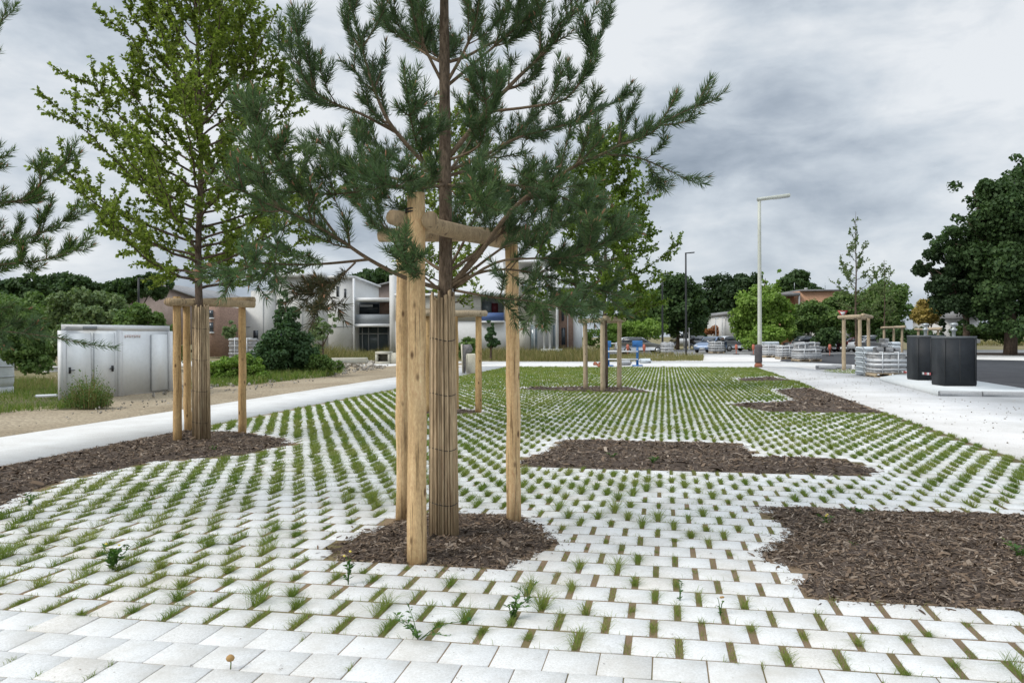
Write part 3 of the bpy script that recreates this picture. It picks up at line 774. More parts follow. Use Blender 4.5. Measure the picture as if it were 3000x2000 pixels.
def cane_wrap(parent, base, z0, z1, r0, r1, nc):
    """split-cane mat rolled round a trunk, with wire ties"""
    mb = MB()
    for i in range(nc):
        a = 2 * math.pi * i / nc + rng.normal(0, .03)
        rr = 1 + rng.normal(0, .02)
        w = rng.uniform(.5, 1.05)
        pts = [(base[0] + rr * r * math.cos(a + da), base[1] + rr * r * math.sin(a + da), z) for z, r, da in ((z0, r0, 0), ((z0 + z1) / 2, (r0 + r1) / 2, rng.normal(0, .02)), (z1 + rng.normal(0, .02), r1, rng.normal(0, .03)))]
        mb.tube(pts, r0 * math.pi / nc * w * 1.15, 5)
    mb.tube([(base[0], base[1], z0), (base[0], base[1], z1 - .03)], [r0 * .9, r1 * .9], 14)
    o = mb.build('cane_wrap', 'cane', parent)
    for z in np.linspace(z0 + .3, z1 - .35, 4):
        mb = MB()
        f_ = (z - z0) / (z1 - z0); r = (r0 + (r1 - r0) * f_) * 1.08
        mb.tube([(base[0] + r * math.cos(a), base[1] + r * math.sin(a), z + .012 * math.sin(a * 2)) for a in np.linspace(0, 2 * math.pi, 19)], .0035, 5, False)
        mb.build('wire_tie', 'wire', o)

# ------------------------------------------------------------------ pines
def needles(mb, path, per_m, ln=.06, w=.0046, taper=True, t0=0.0):
    """needles all round a shoot given as a polyline"""
    path = np.asarray(path, float)
    seg = np.linalg.norm(np.diff(path, axis=0), axis=1); L = seg.sum()
    n = max(6, int(L * per_m))
    s = np.concatenate([[0], np.cumsum(seg)]) / L
    t = rng.uniform(t0, 1, n)
    p = np.stack([np.interp(t, s, path[:, i]) for i in range(3)], 1)
    i = np.clip(np.searchsorted(s, t) - 1, 0, len(seg) - 1)
    d = unit(np.diff(path, axis=0))[i]
    r = rdir(n); r = unit(r - d * (r * d).sum(1)[:, None])
    ang = np.radians(rng.normal(50, 9, n) - 22 * np.clip((t - .75) / .25, 0, 1))
    nd = d * np.cos(ang)[:, None] + r * np.sin(ang)[:, None] + UP * .12
    nd = unit(nd)
    l = (ln * rng.uniform(.75, 1.15, n))[:, None]
    side = unit(np.cross(nd, rdir(n))) * (w / 2)
    tip = p + nd * l + d * l * .18
    mid = p + nd * l * .55
    v = np.stack([p - side, p + side, mid + side, mid - side, tip], 1).reshape(-1, 3)
    q = np.arange(n)[:, None] * 5
    mb.f.append(q + np.array([[0, 1, 2, 3]]) + mb.n); mb.f.append(q + np.array([[3, 2, 4]]) + mb.n)
    mb.v.append(v); mb.n += len(v)
def curve(p0, d, L, up, k=5):
    """path leaving p0 along d, bending by up"""
    p = [np.asarray(p0, float)]; d = unit(d)
    for i in range(k - 1):
        d = unit(d + UP * up / (k - 1) + rng.normal(0, .05, 3))
        p.append(p[-1] + d * L / (k - 1))
    return np.array(p)
def at(path, t):
    seg = np.linalg.norm(np.diff(path, axis=0), axis=1); s = np.concatenate([[0], np.cumsum(seg)]) / seg.sum()
    p = np.array([np.interp(t, s, path[:, i]) for i in range(3)])
    i = min(max(np.searchsorted(s, t) - 1, 0), len(seg) - 1)
    return p, unit(path[i + 1] - path[i])
def smoothpath(pts, k=4):
    pts = np.asarray(pts, float); n = len(pts); out = []
    for i in range(n - 1):
        p0 = pts[max(i - 1, 0)]; p1 = pts[i]; p2 = pts[i + 1]; p3 = pts[min(i + 2, n - 1)]
        for t in np.linspace(0, 1, k, endpoint=False):
            out.append(.5 * ((2 * p1) + (-p0 + p2) * t + (2 * p0 - 5 * p1 + 4 * p2 - p3) * t * t + (-p0 + 3 * p1 - 3 * p2 + p3) * t ** 3))
    out.append(pts[-1]); return np.array(out)
def pine_branch(tree, path, r0, needle='needle', dens=1.0, side=None, bare=.32, up=.55, nodes=(.42, .62, .82), ln=.070, tipn=5, sl=(.24, .42)):
    path = smoothpath(path)
    L = np.linalg.norm(np.diff(path, axis=0), axis=1).sum()
    wood = MB(); ned = MB(); bud = MB(); hasbud = False
    k = len(path)
    wood.tube(path, r0 * (1 - .78 * np.linspace(0, 1, k)), 7)
    pm = 430 * dens
    needles(ned, path, pm * .8, ln, t0=bare + .1)
    def shoot(p, d, l, r, upb, sub=0):
        q = curve(p, d, l, upb)
        wood.tube(q, r * (1 - .6 * np.linspace(0, 1, len(q))), 5)
        needles(ned, q, pm, ln, t0=.05 if sub == 0 else .25)
        if rng.uniform() < .45:
            e_, ed = q[-1], unit(q[-1] - q[-2])
            for _ in range(rng.integers(1, 4)):
                bd_ = unit(ed + rng.normal(0, .22, 3) + UP * .25)
                bud.tube([e_, e_ + bd_ * rng.uniform(.018, .045)], [.0045, .002], 5)
        if sub:
            for _ in range(rng.integers(2, 4)):
                e_, ed = at(q, rng.uniform(.55, 1.0))
                s_ = rdir(1)[0]; s_ = unit(s_ - ed * (s_ @ ed))
                shoot(e_, unit(ed * .75 + s_ * .65 + UP * .15), l * rng.uniform(.4, .65), r * .6, upb, 0)
        return q
    for t in nodes:
        if L * (1 - t) < .08: continue
        for j in range(rng.integers(3, 5)):
            p, d = at(path, np.clip(t + rng.normal(0, .015), .05, .98))
            s_ = rdir(1)[0]; s_ = unit(s_ - d * (s_ @ d)); s_[2] = s_[2] * .7 + .12
            l = rng.uniform(*sl) * (1.15 - .45 * t)
            shoot(p, unit(d * .62 + s_ * .75), l, r0 * .42, up, 1)
    p, d = path[-1], unit(path[-1] - path[-2])
    for j in range(tipn):
        s_ = rdir(1)[0]; s_ = unit(s_ - d * (s_ @ d))
        shoot(p, unit(d * .85 + s_ * (.55 if j else .05) + UP * .12), rng.uniform(.16, .28), r0 * .3, up, 0)
    b = wood.build('branch', 'twig', tree, True)
    ned.build('needles', needle, b, extra=(bud, 'bud') if bud.n else None)
    return b

TB = np.array([-1.52, 1.98, 0.0]); TD = depth(TB)
pine = thing('pine_tree', 'big young pine in front with long needles and its trunk wrapped in cane', 'pine tree', TB)
def trunk_at(z):
    return P(1299 + 2.5 * z + 3 * math.sin(z), 1000, TD) * [1, 1, 0] + np.array([0, 0, z])
mb = MB()
zs = np.linspace(-.05, 6.3, 26)
tp = np.array([trunk_at(z) for z in zs])
wh = sum(np.exp(-((zs - w) / .07) ** 2) for w in (2.08, 2.86, 3.75, 4.5))
mb.tube(tp, np.interp(zs, [-.05, 2, 3, 4, 6.3], [.068, .056, .048, .038, .008]) * (1 + .10 * wh), 12)
mb.build('trunk', 'pine_bark', pine, True)
cane_wrap(pine, P(1297, 1000, TD) * [1, 1, 0], .0, 1.93, .108, .088, 34)
def pb(px, doff, r0, **kw):
    """main branch along photo directions, drifting doff metres nearer (-) or farther (+) than the trunk"""
    n_ = len(px); s = np.concatenate([[0], np.cumsum([math.hypot(px[i + 1][0] - px[i][0], px[i + 1][1] - px[i][1]) for i in range(n_ - 1)])]); s /= s[-1]
    pts = [P(x, y, TD + doff * t) for (x, y), t in zip(px, s)]
    return pine_branch(pine, pts, r0, **kw)
# seen limbs of the lowest whorls
pb([(1300, 852), (1393, 759), (1502, 612), (1642, 510), (1776, 446), (1900, 380), (2035, 312)], -.25, .023, nodes=(.40, .58, .74, .88), dens=1.05)
pb([(1776, 452), (1870, 462), (1960, 500), (2000, 520)], -.1, .009, nodes=(.5,), tipn=2, bare=.0, sl=(.16, .26))
pb([(1300, 540), (1157, 383), (1106, 287), (1065, 160), (1035, 40)], -.3, .020, bare=.45)
pb([(1157, 386), (1060, 335), (985, 306), (925, 270), (885, 215), (872, 110)], -.45, .013, bare=.2)
pb([(1310, 466), (1431, 319), (1520, 225), (1597, 153), (1660, 64), (1740, -20)], .1, .022, bare=.4)
pb([(1431, 327), (1560, 312), (1661, 287), (1725, 190), (1765, 90)], -.35, .013, bare=.25, sl=(.2, .36))
pb([(1315, 500), (1420, 455), (1521, 402), (1661, 364), (1740, 330), (1800, 300)], .5, .015)
pb([(1297, 548), (1157, 523), (1080, 504), (1000, 470), (930, 450)], .3, .014)
pb([(1330, 845), (1450, 770), (1560, 757), (1680, 752), (1790, 700)], -.7, .013, bare=.45, nodes=(.55, .7, .86))
pb([(1300, 850), (1400, 800), (1500, 790), (1610, 812), (1760, 850)], -.35, .014, bare=.4, up=.1)
pb([(1300, 848), (1190, 815), (1080, 759), (985, 695), (883, 638), (790, 600), (715, 560)], -1.2, .019, bare=.4, dens=.7, sl=(.22, .38), nodes=(.5, .68, .84))
pb([(883, 640), (830, 600), (780, 520), (750, 440)], -1.35, .010, bare=0, nodes=(.35, .7), dens=.8, sl=(.2, .34))
pb([(1080, 760), (960, 772), (860, 775), (760, 772), (690, 800)], -1.3, .012, bare=.25, up=.0, nodes=(.45, .7, .88), dens=.8, sl=(.2, .34))
pb([(1040, 770), (990, 820), (950, 870), (930, 905)], -1.2, .009, bare=.1, needle='needle_old', up=-.2, nodes=(.4, .7), sl=(.15, .28))
pb([(1290, 530), (1180, 545), (1060, 560), (960, 570), (890, 560)], -.8, .013, bare=.4, sl=(.2, .36))
pb([(985, 690), (900, 575), (820, 470), (775, 390), (752, 345)], -1.45, .012, bare=.3, nodes=(.5, .72, .9), dens=.8, sl=(.2, .36))
pb([(1310, 850), (1430, 700), (1540, 600), (1600, 520)], .9, .015)
pb([(1330, 540), (1470, 540), (1600, 560), (1780, 640)], -.6, .014, bare=.35, up=.2)
pb([(1330, 850), (1440, 870), (1540, 880), (1640, 900)], -.9, .012, bare=.15, up=0, sl=(.2, .34))
pb([(1300, 250), (1240, 130), (1210, 40), (1200, -60)], -.3, .015)
pb([(1305, 250), (1370, 130), (1400, 30), (1420, -80)], -.4, .015)
pb([(1312, 470), (1400, 430), (1425, 340), (1415, 240)], -.9, .012, sl=(.2, .34))
pb([(1300, 260), (1420, 160), (1530, 60), (1600, -60)], .5, .015)
pb([(1300, 540), (1240, 470), (1210, 380), (1195, 290)], -1.0, .012, sl=(.2, .34))
pb([(1290, 850), (1230, 800), (1190, 770), (1185, 745)], -1.3, .010, nodes=(.5, .8), sl=(.14, .22), tipn=4)
pb([(1310, 850), (1480, 720), (1600, 660), (1720, 640)], .3, .013, bare=.3)
pb([(1310, 540), (1350, 550), (1385, 570), (1410, 590)], -1.1, .011, bare=.1, nodes=(.4, .65, .85), sl=(.2, .34))
pb([(1310, 540), (1260, 550), (1200, 555), (1130, 540)], -1.0, .011, bare=.1, nodes=(.4, .65, .85), sl=(.2, .34))
# limbs on the far side and above the picture
for z, cnt, L0 in ((2.10, 3, 1.5), (2.86, 3, 1.35), (3.75, 3, 1.0), (4.5, 5, .95), (5.1, 5, .75), (5.7, 4, .5)):
    a0 = rng.uniform(0, 6.28)
    for j in range(cnt):
        if z < 4.2: a = math.radians(90 + 11) + (j - 1) * .75 + rng.normal(0, .15)   # away from the camera
        else: a = a0 + j * 6.28 / cnt + rng.normal(0, .2)
        d = np.array([math.cos(a), math.sin(a), .45 + rng.normal(0, .1)])
        pine_branch(pine, curve(trunk_at(z), d, L0 * rng.uniform(.85, 1.15), .45, 6), .015, sl=(.2, .36), dens=.85)
pine_branch(pine, [trunk_at(5.9), trunk_at(6.2), trunk_at(6.5)], .01, nodes=(.5,), bare=0)

# the pine at the left edge, its trunk just outside the picture
LB = gp(-330, 6.7); LD = 6.7
lp = thing('pine_tree', 'pine at the left edge reaching in with yellow-green shoot tips', 'pine tree', LB)
lt = lambda z: LB + np.array([.02 * math.sin(z * 2), 0, z])
mb = MB(); zs = np.linspace(-.05, 5.6, 20)
mb.tube([lt(z) for z in zs], np.interp(zs, [0, 2, 5.6], [.065, .055, .008]), 12); mb.build('trunk', 'pine_bark', lp, True)
cane_wrap(lp, LB, 0, 1.3, .10, .085, 28)
def lb(px, doff, r0, **kw):
    n_ = len(px); pts = [P(x, y, LD + doff * t) for (x, y), t in zip(px, np.linspace(0, 1, n_))]
    kw.setdefault('needle', 'needle_new'); kw.setdefault('bare', .1); kw.setdefault('sl', (.2, .34))
    return pine_branch(lp, pts, r0, **kw)
lb([(-330, 690), (-150, 640), (0, 595), (60, 585), (130, 530), (190, 480)], -.1, .016, nodes=(.5, .68, .84), tipn=4, sl=(.16, .3))
lb([(-330, 760), (-150, 740), (0, 715), (100, 690), (180, 650)], .2, .015, nodes=(.5, .7, .86), tipn=4, sl=(.16, .3))
lb([(-330, 820), (-150, 800), (0, 775), (110, 765), (215, 735)], -.2, .014, nodes=(.5, .7, .86), tipn=3, sl=(.14, .26))
lb([(-330, 840), (-200, 850), (-60, 910), (40, 950)], .1, .013, nodes=(.5, .75), up=.05)
lb([(-300, 930), (-100, 960), (60, 975), (170, 990), (265, 1010)], -.1, .009, nodes=(.5, .66), up=-.02, tipn=1, sl=(.12, .22), needle='needle', dens=.8)
lb([(-330, 560), (-200, 440), (-90, 300), (-30, 140), (5, 60)], .1, .014, nodes=(.5, .75), tipn=2, sl=(.12, .2))
lb([(-330, 600), (-220, 560), (-120, 520), (-40, 470)], -.3, .013)
for z, L0 in ((1.9, 1.2), (2.7, 1.1), (3.5, .9), (4.3, .7), (5.0, .45)):
    for j in range(4):
        a = math.radians(110) + j * .85 + rng.normal(0, .15)
        pine_branch(lp, curve(lt(z), [math.cos(a), math.sin(a), .45], L0, .4, 6), .013, needle='needle_new', sl=(.2, .34), dens=.8)

# ------------------------------------------------------------------ broadleaved young trees
def young_tree(name, label, base, ztop, z0, env, nl, leaf, mat, limbs=26, rise=1.25, r0=.05, wrap=None, bark='bark', lean=(0, 0), spread=1.0, nsub=5):
    """env: list of (z, radius) giving the crown outline; leaves sit along the twigs"""
    t = thing(name, label, 'tree', base)
    ez = [e_[0] for e_ in env]; er = [e_[1] for e_ in env]
    zs = np.linspace(-.05, ztop, 22)
    ax = np.stack([base[0] + lean[0] * zs / ztop + .02 * np.sin(zs * 1.7), base[1] + lean[1] * zs / ztop + .02 * np.cos(zs * 1.3), zs], 1)
    mb = MB(); mb.tube(ax, np.interp(zs, [0, ztop * .3, ztop], [r0, r0 * .8, r0 * .08]), 9); mb.build('trunk', bark, t, True)
    if wrap: cane_wrap(t, base, *wrap)
    tw = []; lm = MB()
    ga = 2.399963
    for i in range(limbs):
        f_ = (i + .5) / limbs
        zb = z0 + (ztop - z0) * f_ ** 1.1 * .93
        a = i * ga + rng.normal(0, .25)
        # a limb ends where the crown outline is
        R = 0; rs = rise * (.28 + 1.15 * f_)
        for _ in range(14):
            R = .5 * R + .5 * np.interp(zb + R * rs, ez, er)
        R *= spread * rng.uniform(.72, 1.06)
        p0 = np.array([np.interp(zb, zs, ax[:, 0]), np.interp(zb, zs, ax[:, 1]), zb])
        p3 = p0 + np.array([math.cos(a) * R, math.sin(a) * R, R * rs * rng.uniform(.8, 1.2)])
        p1 = p0 + (p3 - p0) * .35 + np.array([math.cos(a), math.sin(a), -.4]) * R * .10
        p2 = p0 + (p3 - p0) * .7 + np.array([math.cos(a), math.sin(a), -.4]) * R * .06
        pth = smoothpath([p0, p1, p2, p3], 4) + rng.normal(0, .012, (13, 3))
        L = np.linalg.norm(p3 - p0)
        lm.tube(pth, np.linspace(r0 * .36 * (1 - .55 * f_), .004, len(pth)), 5)
        tw.append((pth, L * .6, .22))
        for j in range(int(nsub + L * 4.5)):
            p, d = at(pth, rng.uniform(.18, .97))
            s_ = rdir(1)[0]; s_ = unit(s_ - d * (s_ @ d))
            l = rng.uniform(.25, .6) * min(1, L * .65 + .2)
            q = curve(p, d * .55 + s_ * .8 + UP * .25, l, .3, 4)
            lm.tube(q, np.linspace(.006, .0025, 4), 4)
            tw.append((q, l, .1))
    lm.build('limbs', bark, t, True)
    wts = np.array([x[1] for x in tw]); wts /= wts.sum()
    cnt = rng.multinomial(nl, wts)
    pos = []; al = []
    for (q, l, s0), c_ in zip(tw, cnt):
        for _ in range(c_):
            p, d = at(q, s0 + (1 - s0) * rng.uniform() ** .9)
            pos.append(p); al.append(d)
    pos = np.array(pos); al = np.array(al); n_ = len(pos)
    o = rdir(n_); pos = pos + o * rng.uniform(.1, 1.0, n_)[:, None] * leaf * .9
    mb = MB()
    leaves(mb, pos, leaf * rng.uniform(.6, 1.25, n_), nrm=rdir(n_) + UP * .8, along=al * .4 + o + UP * -.1, aspect=.7)
    mb.build('crown', mat, t)
    return t
lbase = G(590, 1292)
young_tree('young_maple', 'tall leafy young tree on the left with bright green leaves', lbase, 7.6, 2.35,
           [(2.2, .7), (2.7, 1.8), (3.3, 2.35), (4.0, 2.3), (4.8, 2.0), (5.6, 1.5), (6.8, 1.3), (7.8, .6)], 56000, .066, 'leaf', limbs=72, rise=1.1, r0=.07, wrap=(0, 2.1, .125, .11, 30))
hbase = G(1322, 1203)
young_tree('young_maple', 'green young tree half hidden behind the big pine', hbase, 6.6, 2.3,
           [(2.2, .4), (3, 1.0), (4.2, 1.2), (5.5, 1.0), (6.6, .3)], 10000, .075, 'leaf', limbs=36, rise=1.4, r0=.05)
tb = G(1774, 1142)
young_tree('young_maple', 'leafy young tree with bright green crown far back in the paving', tb, 7.8, 2.1,
           [(2.0, .8), (2.6, 1.9), (3.6, 2.25), (4.8, 2.1), (6.2, 1.5), (7.8, .4)], 26000, .105, 'leaf_far', limbs=60, rise=.95, r0=.07)
rb = G(2508, 1080)
young_tree('young_alder', 'thin sparse young tree with a tall bare leader on the right', rb, 7.4, 2.6,
           [(2.4, .4), (3.2, 1.35), (4.4, 1.2), (5.6, .7), (6.6, .12), (7.4, .12)], 1700, .12, 'leaf_sparse', limbs=22, rise=1.3, r0=.06, nsub=2)
young_tree('young_alder', 'second thin sparse young tree beyond the row of stakes', gp(2592, 55), 6.9, 2.4,
           [(2.2, .4), (3.4, 1.2), (5.0, .9), (6.0, .5), (6.9, .15)], 900, .17, 'leaf_sparse', limbs=16, rise=1.3, r0=.06, nsub=2)

# ------------------------------------------------------------------ older trees, shrubs and hedges
def crown_mesh(mb, blobs, n, size, clumps=40, droop=0.0):
    """leaf tufts on many small clumps that fill the given ellipsoids; gaps stay open between clumps"""
    vol = np.array([b[3] * b[4] * b[5] for b in blobs]); k = np.maximum(3, (clumps * vol ** .67 / (vol ** .67).sum())).astype(int)
    C_, R_ = [], []
    for b, kk in zip(blobs, k):
        d = rdir(kk) * (rng.uniform(.25, 1, kk) ** .45)[:, None]
        C_.append(np.array(b[:3]) + d * np.array(b[3:6]) * .86)
        R_.append(np.full(kk, (b[3] * b[4] * b[5]) ** (1 / 3)) * rng.uniform(.20, .42, kk))
    C_ = np.concatenate(C_); R_ = np.concatenate(R_)
    w = R_ ** 2; cnt = rng.multinomial(n, w / w.sum()); i = np.repeat(np.arange(len(C_)), cnt)
    d = rdir(len(i)); d[:, 2] = np.where(rng.uniform(0, 1, len(i)) < .45, np.abs(d[:, 2]), d[:, 2])
    pos = C_[i] + d * (R_[i] * rng.uniform(.55, 1.12, len(i)))[:, None] * [1, 1, .8]
    pos[:, 2] = np.maximum(pos[:, 2] - droop * R_[i], .03)
    leaves(mb, pos, size * rng.uniform(.6, 1.4, len(i)), nrm=d + rdir(len(i)) * .7 + UP * .2, aspect=.75)
def tree(name, label, cat, base, blobs, n, size, mat, trunk=None, group=None, clumps=45, droop=0.0):
    """blobs: (dx, dz, rx, rz) metres, across the view and up, relative to the base; depth radius follows rx"""
    t = thing(name, label, cat, base, group)
    bl = []
    for b in blobs:
        c = np.asarray(base, float) + RIGHT * b[0] + UP * b[1] + FWD * (b[4] if len(b) > 4 else 0)
        bl.append((*c, b[2], b[2] * .9, b[3]))
    if trunk:
        h, r = trunk
        mb = MB(); zs = np.linspace(-.1, h, 8)
        mb.tube(np.asarray(base) + np.stack([.04 * np.sin(zs), .03 * np.cos(zs), zs], 1), np.linspace(r, r * .35, 8), 8)
        for b in bl[:6]:
            s_ = np.asarray(base) + UP * h * rng.uniform(.45, .8); e_ = np.array(b[:3])
            mb.tube([s_, (s_ + e_) / 2 + rng.normal(0, .1, 3), e_], [r * .45, r * .3, r * .1], 5)
        mb.build('trunk', 'bark', t, True)
    mb = MB(); crown_mesh(mb, bl, int(n * 2.2), size, int(clumps * 1.8), droop); mb.build('crown', mat, t)
    return t
def ptree(name, label, cat, d, shapes, n, size, mat, trunk=True, group=None, clumps=45, ground_px=None, droop=0.0):
    """shapes: ellipses seen in the photo (cx, cy, rx, ry) at distance d"""
    cx = ground_px if ground_px is not None else shapes[0][0]
    base = gp(cx, d); m = d / F
    bl = []
    for s_ in shapes:
        c = P(s_[0], s_[1], d)
        bl.append(((s_[0] - cx) * m, c[2], s_[2] * m, s_[3] * m, (s_[4] if len(s_) > 4 else 0)))
    h = max(b[1] for b in bl)
    return tree(name, label, cat, base, bl, n, size, mat, (h * .62, max(.1, h * .035)) if trunk else None, group, clumps, droop)
GB = 'trees and bushes behind the site'
# left side
ptree('broadleaf_tree', 'dark distant tree at the far left of the skyline', 'tree', 62, [(40, 880, 90, 60), (110, 850, 70, 45), (-40, 900, 90, 80)], 5000, .34, 'f_dark', group=GB)
ptree('broadleaf_tree', 'dark tree whose round top stands highest left of the barn', 'tree', 66, [(215, 868, 95, 58), (290, 880, 70, 50), (170, 850, 60, 40)], 5000, .34, 'f_dark', group=GB)
ptree('broadleaf_tree', 'dark low tree between the left skyline and the barn roof', 'tree', 72, [(385, 850, 60, 35), (450, 840, 60, 35), (330, 870, 50, 40)], 3600, .36, 'f_dark', group=GB)
ptree('willow_bush', 'wide grey-green bush behind the cabin on the left', 'bush', 44, [(60, 950, 130, 85), (150, 930, 110, 85), (-40, 940, 100, 90), (100, 1010, 150, 60)], 9000, .20, 'f_mid', False, GB)
ptree('willow_bush', 'pale grey-green bush rising over the cabin roof', 'bush', 42, [(250, 920, 105, 75), (320, 930, 80, 65), (230, 980, 110, 60)], 7000, .20, 'f_grey', False, GB)
ptree('willow_bush', 'fresh green bush right behind the corner of the cabin', 'bush', 38, [(410, 955, 75, 60), (470, 975, 55, 60), (440, 1030, 90, 55)], 6000, .17, 'f_mid', False, GB)
ptree('young_birch', 'drooping dark green sapling standing left of the cabin', 'tree', 22, [(70, 1010, 70, 80), (100, 1060, 55, 50), (60, 930, 55, 60)], 4200, .10, 'f_mid', False, GB)
ptree('conifer_bush', 'tall dark conical bush in front of the white building', 'bush', 33, [(842, 1040, 95, 52), (840, 990, 72, 55), (838, 935, 50, 55), (836, 885, 26, 42), (800, 1050, 90, 40)], 9500, .12, 'f_conifer', True, GB, clumps=70)
ptree('low_shrub', 'low light green shrubs between the stakes left of the conical bush', 'shrub', 29, [(660, 1085, 55, 40), (720, 1075, 45, 45), (610, 1095, 40, 40), (750, 1095, 40, 35)], 5000, .10, 'f_light', False, GB)
ptree('low_shrub', 'low green shrub at the right foot of the conical bush', 'shrub', 33, [(930, 1065, 45, 28), (980, 1072, 30, 16)], 1800, .10, 'f_mid', False, GB)
ptree('broadleaf_tree', 'dark tree behind the roofs of the white building', 'tree', 105, [(1100, 820, 60, 40), (1040, 830, 40, 30), (1160, 830, 50, 40)], 3000, .5, 'f_dark', group=GB)
ptree('sapling', 'thin leafy sapling against the white wall by the conical bush', 'tree', 52, [(945, 965, 36, 40), (975, 945, 20, 30), (930, 1000, 30, 25)], 700, .16, 'f_grey', True, GB, clumps=18)
ptree('sapling', 'small dark sapling against the wall left of the brick corner', 'tree', 55, [(672, 965, 22, 30)], 450, .18, 'f_grey', True, GB, clumps=12)
ptree('young_pine', 'small dark young pine in front of the wall under the blue balcony', 'pine tree', 55, [(1437, 985, 18, 32), (1436, 955, 10, 25), (1445, 1005, 22, 18)], 900, .16, 'f_conifer', True, GB, clumps=18)
ptree('low_shrub', 'weedy green shrub behind the broken stone blocks', 'shrub', 46, [(1372, 1015, 30, 28), (1345, 1030, 22, 20)], 1300, .13, 'f_mid', False, GB)
# middle and right
ptree('broadleaf_tree', 'round dark green tree behind the dark street lamps', 'tree', 92, [(1985, 900, 78, 95), (2030, 930, 50, 60), (1930, 920, 60, 70), (1970, 850, 50, 50)], 9000, .36, 'f_dark', True, GB, 70)
ptree('broadleaf_tree', 'olive tree behind the lone staked tree', 'tree', 84, [(1880, 920, 75, 80), (1830, 940, 60, 60)], 5500, .36, 'f_mid', True, GB, 55)
ptree('low_shrub', 'light olive shrubs between the staked tree and the silver car', 'shrub', 79, [(1880, 970, 70, 34), (1800, 980, 55, 40), (1745, 995, 40, 30)], 5000, .22, 'f_light', False, GB)
ptree('broadleaf_tree', 'very dark tree filling the gap behind the car park', 'tree', 130, [(2110, 890, 70, 85), (2090, 850, 50, 45), (2160, 900, 60, 90), (2070, 930, 50, 70), (2050, 960, 45, 50)], 8000, .5, 'f_vdark', True, GB, 70)
ptree('broadleaf_tree', 'very dark domed tree left of the pale street lamp', 'tree', 125, [(2190, 850, 60, 60), (2170, 900, 60, 70), (2215, 890, 50, 70)], 5500, .5, 'f_vdark', True, GB, 55)
ptree('broadleaf_tree', 'dark domed tree behind the salmon building', 'tree', 125, [(2335, 850, 58, 52), (2370, 870, 40, 40), (2300, 870, 40, 50)], 4500, .5, 'f_dark', True, GB, 50)
ptree('broadleaf_tree', 'fresh light green tree crossing the pale street lamp', 'tree', 74, [(2225, 905, 75, 70), (2270, 930, 60, 60), (2180, 940, 50, 55), (2280, 820, 18, 40), (2243, 815, 16, 28), (2230, 970, 90, 35)], 8500, .27, 'f_light', True, GB, 75)
ptree('broadleaf_tree', 'dark rounded tree in front of the salmon building', 'tree', 78, [(2375, 930, 75, 42), (2350, 960, 60, 40), (2420, 940, 50, 45)], 6000, .27, 'f_mid', True, GB, 60)
ptree('low_shrub', 'dark low bush beside the black car', 'shrub', 70, [(2430, 985, 36, 28), (2400, 1000, 25, 18)], 1800, .22, 'f_dark', False, GB)
ptree('low_shrub', 'yellow-green low shrub behind the pale street lamp foot', 'shrub', 68, [(2250, 985, 50, 28), (2195, 1005, 25, 18)], 2400, .2, 'f_light', False, GB)
ptree('rust_shrub', 'rust-brown hedge under the two small white lamps', 'shrub', 100, [(2120, 968, 40, 14), (2085, 972, 20, 10)], 1400, .3, 'f_rust', False, GB)
ptree('broadleaf_tree', 'mid green tree behind the thin sparse tree', 'tree', 84, [(2570, 905, 80, 75), (2520, 940, 60, 55), (2620, 900, 60, 70), (2580, 960, 80, 40)], 8000, .32, 'f_mid', True, GB, 70)
ptree('broadleaf_tree', 'leafy tree at the right end of the salmon building', 'tree', 82, [(2470, 905, 55, 55), (2440, 940, 50, 35)], 4200, .3, 'f_mid', True, GB, 50)
ptree('golden_shrub', 'golden brown bushy tree behind the black containers', 'tree', 66, [(2718, 915, 45, 42), (2740, 900, 30, 30), (2695, 925, 32, 30)], 3600, .2, 'f_gold', True, GB, 40)
ptree('cypress', 'small dark columnar cypress right of the golden tree', 'tree', 64, [(2759, 960, 9, 32), (2759, 990, 10, 20)], 900, .16, 'f_vdark', True, GB, 14)
ptree('cedar_tree', 'dark cedar with drooping layered limbs at the foot of the big oak', 'tree', 62, [(2740, 790, 75, 22), (2700, 770, 50, 12), (2790, 740, 90, 25), (2780, 830, 90, 30), (2820, 880, 100, 40), (2740, 690, 40, 9), (2850, 800, 90, 50)], 12000, .25, 'f_vdark', True, GB, 90, 2830, .3)
ptree('oak_tree', 'huge dark oak filling the right edge', 'tree', 60, [(2940, 640, 120, 110), (2850, 560, 65, 60), (2835, 645, 70, 60), (2800, 715, 70, 50), (2990, 650, 120, 120), (2900, 540, 70, 55), (3000, 560, 90, 100), (2960, 760, 140, 110), (3080, 700, 140, 160), (2880, 700, 90, 90), (3010, 470, 50, 40), (3120, 500, 100, 100), (2920, 860, 120, 80), (3050, 880, 120, 90), (2900, 935, 80, 36), (3010, 930, 90, 46), (2835, 945, 60, 28), (2960, 965, 90, 34, -3), (2900, 970, 60, 28, -3)], 34000, .27, 'f_dark', True, GB, 150, 2960)
HG = 'clipped hedges along the far road'
for (cx, rx, ry, lab) in ((2822, 38, 30, 'rounded clipped hedge right of the black containers'), (2895, 36, 26, 'square clipped hedge under the huge oak'), (2965, 40, 30, 'light green hedge at the right edge')):
    ptree('hedge', lab, 'hedge', 66, [(cx, 975, rx, ry), (cx - 15, 980, rx * .8, ry * .8)], 2400, .17, 'f_mid', False, HG, 30)
ptree('low_shrub', 'dark green scrub under the cedar', 'shrub', 64, [(2700, 985, 60, 22), (2640, 985, 50, 25), (2600, 985, 40, 25)], 3000, .2, 'f_dark', False, GB)
mb = MB(); bl = []
